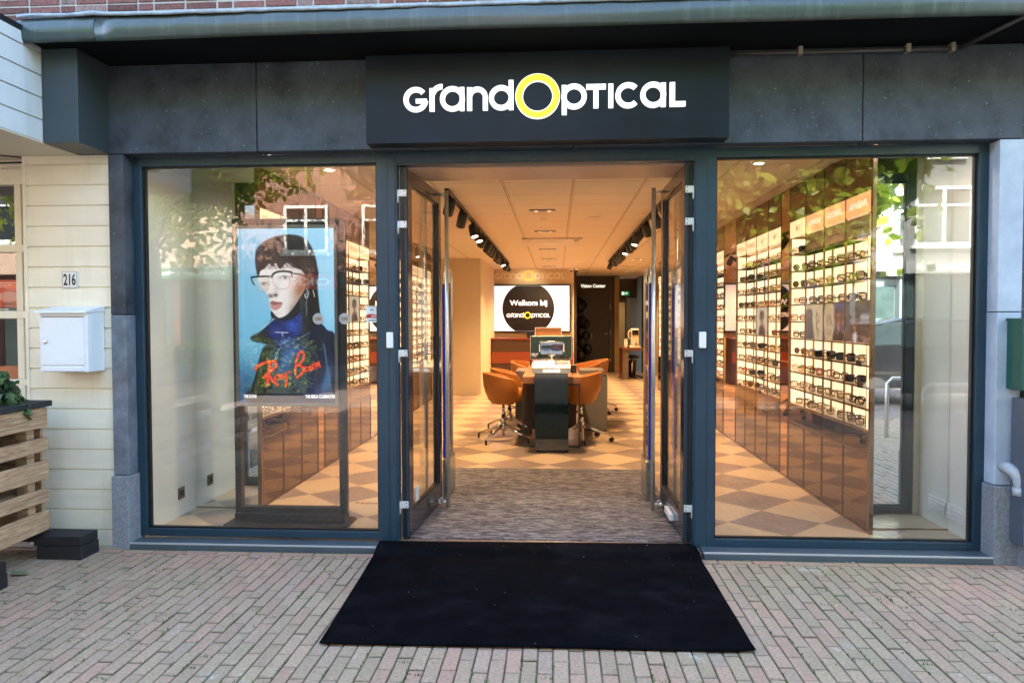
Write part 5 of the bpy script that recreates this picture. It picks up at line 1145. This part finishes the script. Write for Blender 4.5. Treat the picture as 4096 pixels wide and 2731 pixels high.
# ------------------------------------------------------------------ neighbour on the left
def neighbour():
    t = thing('neighbour_house', 'cream boarded neighbouring house at the left edge with white framed window', 'house', (-3.3, .2, 0))
    m = MB(); zs = [2.422-.1293*k for k in range(20)]; top = 2.487
    x0, x1 = -3.372, -2.822; prev = top
    for z in zs+[-.03]:
        z = max(z, -.03)
        if prev-z > .01:
            # each board: face with rebate groove at its foot
            m.add([(x0, -.08, prev), (x1, -.08, prev), (x1, -.08, z+.014), (x0, -.08, z+.014), (x1, -.070, z+.008), (x0, -.070, z+.008), (x1, -.070, z), (x0, -.070, z)], [(0, 1, 2, 3), (3, 2, 4, 5), (5, 4, 6, 7)])
            m.add([(x0, -.080, z), (x1, -.080, z), (x1, -.07, z), (x0, -.07, z)], [(0, 1, 2, 3)])
        prev = z
        if z <= -.03: break
    m.box(x0, x1, -.0695, .3, -.03, top); m.build('cladding', M_cream, t)
    B(-3.395, -3.3725, -.083, .25, -.03, 2.487).build('corner_trim', M_cream, t, bevel=.002)
    # window to the left, frame front at y=0
    fr = MB(); F_ = lambda a, b, c, d: fr.box(a, b, .0, .06, c, d)
    F_(-4.6, -3.396, 2.325, 2.43); F_(-4.6, -3.396, 1.89, 1.938); F_(-4.6, -3.396, 1.458, 1.508); F_(-4.6, -3.396, 1.02, 1.06); F_(-4.6, -3.396, .45, .52)
    for z0, z1 in ((1.938, 2.325), (1.508, 1.89), (1.06, 1.458), (.52, 1.02)):
        F_(-3.516, -3.470, z0, z1); F_(-3.98, -3.94, z0, z1); F_(-3.415, -3.396, z0, z1); F_(-4.6, -4.45, z0, z1)
    w_ = fr.build('window', M_cream, t, bevel=.004)
    g = MB()
    for z0, z1 in ((1.938, 2.325), (1.508, 1.89), (1.06, 1.458), (.52, 1.02)):
        for a, b in ((-4.45, -3.98), (-3.94, -3.516), (-3.470, -3.415)): g.box(a+.001, b-.001, .030, .034, z0+.001, z1-.001)
    g.build('pane', M_glass, w_)
    B(-4.6, -3.396, .0, .3, -.03, .449).build('base_wall', M_cream, t); B(-4.6, -3.396, .02, .3, 2.431, 2.487).build('head_board', M_cream, t)
    MB().tube([(-4.6, -.02, 2.455), (-3.42, -.02, 2.462)], .006, 6).build('cable', M_black, t)
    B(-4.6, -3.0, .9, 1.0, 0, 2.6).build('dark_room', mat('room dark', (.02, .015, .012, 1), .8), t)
    # projecting boarded box above
    m = MB(); X = -3.022; z = 2.492; k = 0
    while z < 3.07:
        z2 = min(z+.1285, 3.085)
        m.add([(X, -.392, z2-.004), (X, -1.27, z2-.004), (X, -1.27, z+.008), (X, -.392, z+.008), (X-.009, -.392, z+.003), (X-.009, -1.27, z+.003), (X-.009, -.392, z-.004), (X-.009, -1.27, z-.004)], [(0, 1, 2, 3), (3, 2, 5, 4), (4, 5, 7, 6)]); z = z2
    m.build('box_cladding', mat('white boards', (.62, .66, .64, 1), .42, 0, .04, 3, rvar=.06), t)
    B(-5.2, X-.012, -1.262, -.1, 2.50, 3.085).build('box_core', M_white, t)
    B(-5.2, X-.004, -1.268, .3, 2.488, 2.4985).build('box_soffit', mat('soffit beige', (.62, .56, .44, 1), .5), t)
    B(-5.2, X+.006, -1.29, -.395, 3.0855, 3.115).build('roof_edge', M_black, t, bevel=.003)
    MB().tube([(-5.2, -1.2, 2.484), (-3.4, -.06, 2.484)], .004, 6).build('soffit_joint', M_black, t)
    # poster in the window, neon and pot
    p = Paint(50, 74, 0, 100, 0, 148); p.I[:] = np.array((205, 66, 40))/255; p.poly([(0, 132), (100, 132), (100, 148), (0, 148)], (30, 25, 25), 1, 1)
    for k in range(3): p.line([(20, 14+k*9), (92-k*12, 14+k*9)], 3.5, (250, 215, 200))
    p.poly([(12, 58), (50, 58), (50, 100), (12, 100)], (235, 205, 190), .8, 1); p.poly([(56, 62), (92, 62), (92, 100), (56, 100)], (235, 190, 170), .6, 1); p.line([(20, 115), (45, 115)], 6, (35, 25, 25)); p.line([(58, 115), (85, 115)], 6, (35, 25, 25)); p.line([(30, 140), (70, 140)], 5, (230, 220, 215))
    q = thing('window_poster', 'orange red poster in the neighbouring cream window', 'poster', (-3.65, .04, 1.5)); B(-3.80, -3.522, .038, .040, 1.508, 1.712).build('sheet', M_white, q); grid_picture('print', p.I, (-3.80, .0365, 1.508), (1, 0, 0), (0, 0, 1), .278, .204, q, None)
    m = MB(); P = [(-3.40+.09*math.cos(a), .12, 1.17+.11*math.sin(a)) for a in [R(100+8*i) for i in range(21)]]
    P2 = [(-3.385+.065*math.cos(a), .12, 1.17+.085*math.sin(a)) for a in [R(105+8*i) for i in range(20)]]
    tag(m.tube(P, .008, 8).tube(P2, .006, 8).build('neon_lamp', emit('neon violet', (.50, .22, 1, 1), 1.6)), 'small violet neon moon glowing in the neighbouring window', 'neon lamp')
neighbour()
def mailbox():
    t = thing('mailbox', 'white metal mailbox hung on the cream boards under house number 216', 'mailbox', (-3.04, -.18, 1.12))
    x0, x1 = -3.185, -2.865
    B(x0+.008, x1-.004, -.250, -.083, 1.128, 1.497).build('body', M_boxw, t, bevel=.004)
    MB().prism([(-.275, 1.490), (-.272, 1.503), (-.083, 1.535), (-.083, 1.498)], 'x', x0-.006, x1+.002).build('lid', M_boxw, t, bevel=.003)
    B(x0+.024, x1-.024, -.257, -.2505, 1.170, 1.462).build('door', M_boxw, t, bevel=.003); B(x0+.024, x1-.024, -.2535, -.2502, 1.466, 1.470).build('slot', M_black, t)
    B(x0+.035, x1-.030, -.258, -.2505, 1.132, 1.160).build('bottom_lip', M_boxw, t, bevel=.004)
    MB().lathe([(.014, 0), (.013, .004), (.006, .005)], (x0+.050, -.257, 1.315), 18, 0, Matrix.Rotation(R(90), 3, 'X')).build('lock', M_steel, t)
    t = thing('house_number', 'small enamel house number plate 216 on the cream boards', 'number plate', (-3.088, -.085, 1.65))
    B(-3.143, -3.036, -.088, -.081, 1.649, 1.758).build('plate', mat('enamel white', (.70, .74, .76, 1), .2, coat=.5), t, bevel=.004)
    b = MB()
    for q in ((-3.139, -3.040, 1.7515, 1.7535), (-3.139, -3.040, 1.6535, 1.6555), (-3.1385, -3.1365, 1.6555, 1.7515), (-3.0425, -3.0405, 1.6555, 1.7515)): b.box(q[0], q[1], -.0890, -.0878, q[2], q[3])
    text_on(b, '216', (-3.130, -.0892, 1.666), (1, 0, 0), (0, 0, 1), .081, .077, 0, .03); b.build('digits', M_black, t)
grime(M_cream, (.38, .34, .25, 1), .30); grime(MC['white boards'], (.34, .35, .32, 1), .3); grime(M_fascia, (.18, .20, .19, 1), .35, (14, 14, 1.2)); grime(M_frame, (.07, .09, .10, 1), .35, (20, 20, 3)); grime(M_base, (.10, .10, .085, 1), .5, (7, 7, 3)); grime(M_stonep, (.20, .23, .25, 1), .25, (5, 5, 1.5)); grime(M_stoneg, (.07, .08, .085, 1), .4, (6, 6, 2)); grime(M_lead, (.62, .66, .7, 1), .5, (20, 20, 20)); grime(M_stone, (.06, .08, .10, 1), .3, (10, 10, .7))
M_boxw = mat('mailbox white paint', (.74, .80, .84, 1), .3, 0, .02, 6)
mailbox()
def pallet():
    wd = mat('pallet pine', (.30, .165, .075, 1), .75, 0, 0, 4, .3, 40, col2=(.64, .44, .27, 1), stretch=(3, 1.6, 22)); n, N, L, p = nodes(wd)
    for q in N:
        if q.type == 'TEX_NOISE': q.inputs['Distortion'].default_value = 1.4
    grime(wd, (.10, .045, .02, 1), .75, (2.5, 1.5, 55), .50, .70)
    t = thing('pallet_planter', 'planter box of raw pallet wood with black top at the left edge', 'planter', (-3.4, -.9, 0))
    for z0, z1 in ((.800, .917), (.600, .733), (.425, .597), (.289, .42), (.166-.02, .286)):
        pass
    SL = [(.795, .918), (.652, .735), (.485, .598), (.344, .425), (.166, .289)]
    for k, (z0, z1) in enumerate(SL):
        m = MB(); n = 10; V = []
        for i in range(n+1):
            y = -.30-(2.1*i/n); w_ = .004*math.sin(i*1.3+k*2)
            V += [(-3.10, y, z0+w_), (-3.10, y, z1+w_*.5), (-3.125, y, z1+w_*.5), (-3.125, y, z0+w_)]
        F = [(i*4+j, i*4+(j+1) % 4, (i+1)*4+(j+1) % 4, (i+1)*4+j) for i in range(n) for j in range(4)]+[(0, 1, 2, 3), (n*4+3, n*4+2, n*4+1, n*4)]
        m.add(V, F).build('slat', wd, t, bevel=.004)
    for y in (-.38, -1.1, -1.9): B(-3.20, -3.127, y-.06, y, .16, .90).build('post', wd, t, bevel=.004)
    B(-3.95, -3.15, -.30, -.275, .16, .90).build('end_board', wd, t); B(-3.95, -3.93, -2.4, -.31, .16, .90).build('back_board', mat('pallet dark', (.08, .045, .025, 1), .9), t); B(-3.92, -3.22, -2.38, -.32, .38, .41).build('inner_shelf', wd, t)
    B(-3.98, -3.085, -2.42, -.275, .924, .958).build('top', mat('black stained top', (.020, .022, .024, 1), .7, 0, .3, 20, .5, 60), t, bevel=.003)
    for y0, y1, lab in ((-.36, -.19, 1), (-1.02, -.80, 2)):
        x1 = -2.862 if lab == 1 else -2.975; x0 = -3.145 if lab == 1 else -3.30
        o = B(x0, x1, y0, y1, .0, .080).box(x0-.02, x1-.006, y0+.004, y1, .082, .140).build('foot_block', mat('black block', (.010, .011, .013, 1), .6, 0, .3, 30, .3, 80), t, bevel=.004)
    B(-3.9, -3.17, -.34, -.20, .10, .155).build('runner', M_black, t)
    t = thing('potted_ivy', 'trailing ivy in a dark square pot on the pallet planter', 'plant', (-3.28, -.52, .958))
    m = MB(); T = Matrix.Translation((-3.29, -.56, 0)); V = [(x*r, y*r, z) for z, r in ((.960, .075), (1.075, .10), (1.075, .093), (.985, .07)) for x, y in ((-1, -1), (1, -1), (1, 1), (-1, 1))]
    m.add([T @ Vector(v) for v in V], [(k*4+i, k*4+(i+1) % 4, (k+1)*4+(i+1) % 4, (k+1)*4+i) for k in range(3) for i in range(4)]+[(0, 1, 2, 3), (12, 13, 14, 15)]); m.build('pot', mat('pot anthracite', (.018, .020, .026, 1), .5), t, bevel=.003)
    lf = MB(); st = MB()
    for k in range(15):
        a = random.uniform(-1.2, 1.6); L = random.uniform(.10, .24); P = [Vector((-3.29, -.56, 1.05))]
        for i in range(1, 7): u = i/6; P.append(Vector((-3.29+math.cos(a)*L*u, -.56+math.sin(a)*L*u, 1.05+.11*math.sin(u*PI*.8)-.20*u*u*random.uniform(.6, 1.2))))
        st.tube(P, .0025, 5)
        for q in P[1:]:
            for _ in range(2): leaf(lf, q+Vector([random.uniform(-.02, .02) for _ in range(3)]), random.uniform(.022, .036), 'ivy')
    st.build('stems', mat('stem', (.05, .06, .02, 1), .7), t); lf.build('leaves', mat('ivy leaf', (.025, .075, .022, 1), .45, 0, 0, 14, col2=(.09, .17, .06, 1)), t)
def debris():
    mb = MB()
    for _ in range(170):
        x, y = random.uniform(-3.6, 3.2), random.choice((random.uniform(-.30, -.14), random.uniform(-2.6, -.2)))
        if -1.15 < x < .92 and -1.45 < y: continue
        r = random.uniform(.003, .009); a = random.uniform(0, 6.28); P = [(x+math.cos(a+b)*r*q, y+math.sin(a+b)*r*q, .003+random.uniform(0, .003)) for b, q in ((0, 1), (1.5, .6), (3.1, 1.1), (4.6, .5))]
        mb.add(P, [(0, 1, 2, 3)], random.choice((0, 0, 1, 2)))
    o = mb.build('debris', [mat('crumb pale', (.6, .58, .52, 1), .8), mat('crumb brown', (.20, .10, .04, 1), .8), mat('crumb green', (.10, .13, .04, 1), .8)]); tag(o, 'tiny leaf bits and crumbs scattered over the pavers', 'debris', kind='stuff')
debris()
def leaf(mb, c, s, kind='plain', up_=.5):
    n = Vector((random.gauss(0, 1), random.gauss(0, 1), random.gauss(0, 1)+up_)).normalized(); a = n.orthogonal().normalized(); a.rotate(__import__('mathutils').Quaternion(n, random.uniform(0, 6.28))); b = n.cross(a)
    if kind == 'ivy': P = [(0, -1, 0), (.55, -.75, .1), (1.0, .0, -.1), (.45, .15, .05), (0, 1.1, -.15), (-.45, .15, .05), (-1.0, 0, -.1), (-.55, -.75, .1)]
    else: P = [(0, -1, 0), (.6, -.2, .12), (.45, .5, .05), (0, 1, -.1), (-.45, .5, .05), (-.6, -.2, .12)]
    mb.add([c+a*(x*s)+b*(y*s)+n*(z*s) for x, y, z in P], [tuple(range(len(P)))], 0)
pallet()
def right_bits():
    P = [(2.625, -.05, .560), (2.625, -.13, .560)]
    for k in range(8): a = R(90*k/7); P.append((2.625+.045*(1-math.cos(a))*1.0, -.13-.055*math.sin(a), .56-.065*(1-math.cos(a))))
    P.append((2.672, -.187, .44)); m = MB().tube([(2.625, -.095, .575), (2.63, -.15, .572), (2.645, -.185, .552), (2.658, -.198, .52), (2.664, -.20, .48), (2.664, -.20, .445)], .033, 18).tube([(2.664, -.20, .47), (2.664, -.20, .425)], .039, 18)
    tag(m.build('drainpipe', mat('grey pvc', (.40, .44, .48, 1), .28)), 'short grey plastic pipe elbow sticking out of the right stone pier', 'pipe')
    t = thing('wall_box', 'dark green metal box on the wall at the right edge', 'box', (2.85, -.2, 1.03)); B(2.633, 3.1, -.24, -.101, 1.033, 1.432).build('body', mat('green box', (.004, .075, .055, 1), .35), t, bevel=.004); B(2.628, 3.1, -.245, -.10, 1.428, 1.445).build('lid', mat('green box', (0, 0, 0, 1)), t)
    t = thing('utility_cabinet', 'grey blue metal cabinet under the green box at the right edge', 'cabinet', (2.9, -.25, .1)); B(2.648, 3.2, -.26, -.132, .14, .985).build('body', mat('cabinet slate', (.075, .095, .125, 1), .4), t, bevel=.004); B(2.70, 3.15, -.22, -.13, -.01, .139).build('plinth', M_base, t)
    # fallen leaf and litter near the planter
    lf = MB(); V = [(-3.10, -.62, .012), (-3.06, -.60, .018), (-3.0, -.61, .012), (-2.975, -.63, .02), (-3.02, -.65, .012), (-3.08, -.655, .016)]
    lf.add(V, [(0, 1, 2, 3, 4, 5)]); tag(lf.build('fallen_leaf', mat('dry leaf', (.14, .17, .09, 1), .7)), 'curled grey green leaf on the pavers by the planter', 'leaf')
right_bits()

# ------------------------------------------------------------------ street behind the camera (seen in the glass and the mirrors)
def tree(x, y, h, cr, n, label, zc, name='street_tree', squash=.8, ls=1):
    t = thing(name, label, 'tree', (x, y, 0), 'trees across the street')
    tr = MB(); tr.tube([(x, y, -.05), (x+.05, y, h*.3), (x-.03, y+.05, zc*.8), (x, y, zc)], [.16, .13, .11, .06], 10)
    for k in range(9):
        a = 2*PI*k/9+random.uniform(-.3, .3); z0 = zc*random.uniform(.62, .95); L = cr*random.uniform(.5, .85)
        tr.tube([(x, y, z0), (x+math.cos(a)*L*.5, y+math.sin(a)*L*.5, z0+L*.35), (x+math.cos(a)*L, y+math.sin(a)*L, z0+L*.55)], [.05, .03, .012], 6)
    tr.build('trunk', mat('bark', (.09, .075, .055, 1), .9, 0, .3, 12, .6, 30), t)
    lf = MB(); cl = []
    for k in range(46):
        v = Vector((random.gauss(0, 1), random.gauss(0, 1), random.gauss(0, 1))).normalized()*cr*random.uniform(.45, 1); v.z *= squash; cl.append((Vector((x, y, zc+cr*.35))+v, cr*random.uniform(.16, .32)))
    for i in range(n):
        c, r_ = random.choice(cl); v = Vector((random.gauss(0, 1), random.gauss(0, 1), random.gauss(0, .8)))*r_*.55; leaf(lf, c+v, random.uniform(.06, .105)*ls)
    lm = mat('lime leaf', (.055, .12, .015, 1), .5, 0, 0, 3, col2=(.14, .24, .03, 1))
    lf.build('crown', M_leaf, t)
def leafmat():
    m = mat('street leaf', (.10, .18, .012, 1), .45, 0, 0, 5, col2=(.26, .33, .025, 1)); n, N, L, p = nodes(m)
    tl = N.new('ShaderNodeBsdfTranslucent'); tl.inputs[0].default_value = (.50, .66, .07, 1); mx = N.new('ShaderNodeMixShader'); mx.inputs[0].default_value = .38
    out = [q for q in N if q.type == 'OUTPUT_MATERIAL'][0]; L.new(p.outputs[0], mx.inputs[1]); L.new(tl.outputs[0], mx.inputs[2]); L.new(mx.outputs[0], out.inputs[0]); return m
M_leaf = leafmat()
tree(3.0, -7.0, 5.2, 2.8, 26000, 'broad lime tree across the street behind the right window reflection', 3.5, ls=1.15)
tree(-7.0, -7.6, 5.4, 2.6, 15000, 'lime tree across the street behind the left window reflection', 3.9)
tree(-3.4, -10.2, 6.5, 1.9, 4000, 'slimmer street tree in front of the brick house opposite', 5.6)
def hedge():
    t = thing('hedge', 'clipped green hedge before the snack bar opposite', 'hedge', (-7.4, -9.4, 0)); B(-10.0, -4.9, -9.7, -9.25, 0, .85).build('core', mat('hedge core', (.02, .04, .01, 1), .9), t)
    lf = MB()
    for _ in range(5000):
        x, y, z = random.uniform(-10.1, -4.8), random.uniform(-9.8, -9.1), random.uniform(.1, 1.05)+.06*math.sin(_); leaf(lf, Vector((x, y, z)), random.uniform(.025, .05))
    lf.build('foliage', M_leaf, t)
hedge()
tree(5.0, -15.5, 8, 3.0, 12000, 'tall yellow green tree in the gap between the houses opposite', 4.6)
tree(2.2, -9.6, 6, 1.9, 7000, 'small round tree across the street in front of the brick house', 3.6)
def opp_house(x0, x1, zt, wallm, label, wins, sign=None, shopm=None, name='opposite_house'):
    Y = -12.0; t = thing(name, label, 'house', ((x0+x1)/2, Y-2, 0))
    B(x0, x1, Y-5, Y, 2.55, zt).build('wall', wallm, t); B(x0-.05, x1+.05, Y-5.2, Y+.12, zt, zt+.18).build('cornice', M_white, t)
    # roof
    MB().prism([(Y+.1, zt+.18), (Y-5.1, zt+.18), (Y-2.5, zt+2.2)], 'x', x0, x1).build('roof', mat('roof tile', (.08, .04, .03, 1), .8), t)
    for (a, b, c, d) in wins:
        f = MB(); e = .07
        for q in ((a, a+e, c, d), (b-e, b, c, d), (a+e, b-e, c, c+e), (a+e, b-e, d-e, d)): f.box(q[0], q[1], Y+.002, Y+.06, q[2], q[3])
        mx = (a+b)/2; f.box(mx-.035, mx+.035, Y+.002, Y+.06, c+e, d-e); mz = d-(d-c)*.32; f.box(a+e, mx-.035, Y+.002, Y+.06, mz-.025, mz+.025); f.box(mx+.035, b-e, Y+.002, Y+.06, mz-.025, mz+.025); f.box(a-.08, b+.08, Y+.002, Y+.12, c-.07, c-.001)
        w_ = f.build('window', M_white, t, bevel=.005); B(a+e, b-e, Y+.003, Y+.012, c+e, d-e).build('pane', mat('window dark', (.02, .03, .035, 1), .05), w_)
    # ground floor shop front
    B(x0, x1, Y-5, Y-.25, 0, 2.55).build('shop_wall', shopm or mat('shopfront slate', (.10, .14, .15, 1), .5), t)
    m = MB(); n = max(2, int((x1-x0)/1.3))
    for i in range(n+1):
        xx = x0+(x1-x0)*i/n; m.box(xx-.06, xx+.06, Y-.25, Y, 0, 2.55)
    m.box(x0, x1, Y-.25, Y-.02, 0, .35); m.build('pilaster', shopm or mat('shopfront slate', (0, 0, 0, 1)), t)
    g = MB()
    for i in range(n): g.box(x0+(x1-x0)*i/n+.1, x0+(x1-x0)*(i+1)/n-.1, Y-.2, Y-.18, .36, 2.2)
    g.build('shop_glass', mat('shop glass dark', (.03, .05, .05, 1), .06, 0, .5, 2), t)
    if sign:
        (a, b, c, d, word, mb_, ml) = sign; s_ = B(a, b, Y+.005, Y+.10, c, d).build('sign', mb_, t); q = MB(); text_on(q, word, (b-.15, Y+.105, c+(d-c)*.25), (-1, 0, 0), (0, 0, 1), (b-a)*.8, (d-c)*.5, 0, .02); q.build('sign_text', ml, s_)
    return t
M_white2 = mat('grey white plaster', (.20, .205, .185, 1), .7, 0, .06, 2)
bw = MC['brick texture']
opp_house(6.6, 12.5, 7.6, M_white2, 'pale plastered house opposite with white windows and a Holland shop sign', [(7.9, 9.15, 3.05, 4.35), (10.3, 11.6, 3.05, 4.35), (7.6, 8.9, 5.0, 6.3), (10.2, 11.4, 5.0, 6.3)], (7.7, 9.35, 2.44, 2.74, 'Holland &', mat('sign grey', (.28, .29, .27, 1), .6), M_white))
opp_house(-3.0, 5.4, 6.0, bw, 'brown brick house opposite the shop doors', [(-2.2, -.9, 3.3, 4.9), (.6, 1.9, 3.3, 4.9), (3.0, 4.2, 3.3, 4.9)])
opp_house(-7.4, -3.05, 8.0, bw, 'brick house opposite with white windows and red sign', [(-6.35, -5.3, 3.0, 4.1), (-4.5, -3.6, 3.0, 4.1), (-6.9, -5.9, 5.2, 6.7), (-4.9, -3.8, 5.2, 6.7)], (-6.3, -5.1, 2.15, 2.5, 'OKK', mat('sign red', (.45, .02, .02, 1), .5), M_white))
opp_house(-15, -7.45, 7.0, mat('salmon plaster', (.50, .36, .26, 1), .7, 0, .06, 2), 'salmon house opposite with a green snack bar sign and wooden front', [(-14, -12.8, 3.3, 4.6), (-11.6, -10.2, 3.3, 4.6)], (-10.4, -7.55, 2.40, 2.68, "'t Seyster Friteshuys", mat('sign green', (.03, .22, .13, 1), .5), M_white), mat('brown shop wood', (.22, .085, .04, 1), .4))
struct(B(-60, -15.1, -17, -12, 0, 8).build('street_block', bw)); struct(B(12.6, 60, -17, -12, 0, 8).build('street_block', M_white2))
struct(B(-60, -5.25, .35, 12, 0, 6.3).build('street_block', bw)); struct(B(4.65, 60, .35, 12, 0, 6.3).build('street_block', bw))
def car():
    X, Y = 6.3, -7.9; t = thing('parked_car', 'black hatchback parked across the street, reflected in the right mirror', 'car', (X, Y, 0))
    pr = [(-2.05, .35), (-2.08, .62), (-1.95, .90), (-1.55, .97), (-1.05, 1.35), (-.6, 1.45), (.35, 1.45), (.95, 1.05), (1.75, .88), (2.05, .68), (2.08, .38), (1.9, .26), (-1.9, .26)]
    m = MB().prism([(X+a, b) for a, b in pr], 'y', Y-.82, Y+.82); m.build('body', mat('car black paint', (.006, .007, .009, 1), .08, 0, spec=.7, coat=1), t, bevel=.06, seg=4)
    g = MB().prism([(X-1.42, .98), (X-1.0, 1.30), (X-.6, 1.39), (X+.33, 1.39), (X+.82, 1.05)], 'y', Y+.822, Y+.826); g.build('side_window', mat('car glass', (.02, .03, .035, 1), .03), t)
    MB().add([(X+.40, Y-.68, 1.445), (X+.40, Y+.68, 1.445), (X+.98, Y+.74, 1.07), (X+.98, Y-.74, 1.07)], [(0, 1, 2, 3)]).build('windscreen', mat('car glass', (0, 0, 0, 1)), t)
    for dx in (-1.3, 1.3):
        w_ = MB().tube([(X+dx, Y+.66, .32), (X+dx, Y+.84, .32)], .32, 28).build('wheel', M_black, t); MB().tube([(X+dx, Y+.842, .32), (X+dx, Y+.85, .32)], .20, 20).build('rim', M_steel, w_)
        MB().tube([(X+dx, Y-.84, .32), (X+dx, Y-.66, .32)], .32, 28).build('wheel', M_black, t)
    B(X+1.86, X+2.06, Y+.45, Y+.78, .62, .75).build('headlight', M_chrome, t, bevel=.02)
car()
def hoops():
    for k, (x, y) in enumerate(((4.0, -3.55), (5.6, -3.7))):
        m = MB().tube([(x, y, -.02), (x, y, .66), (x+.06, y, .72), (x+.62, y+.02, .72), (x+.68, y+.02, .66), (x+.68, y+.02, -.02)], .024, 12)
        tag(m.build('bicycle_hoop', M_steel), ('nearer' if k == 0 else 'farther')+' bare steel bicycle hoop to the right of the shop', 'bicycle stand', 'bicycle hoops')
hoops()
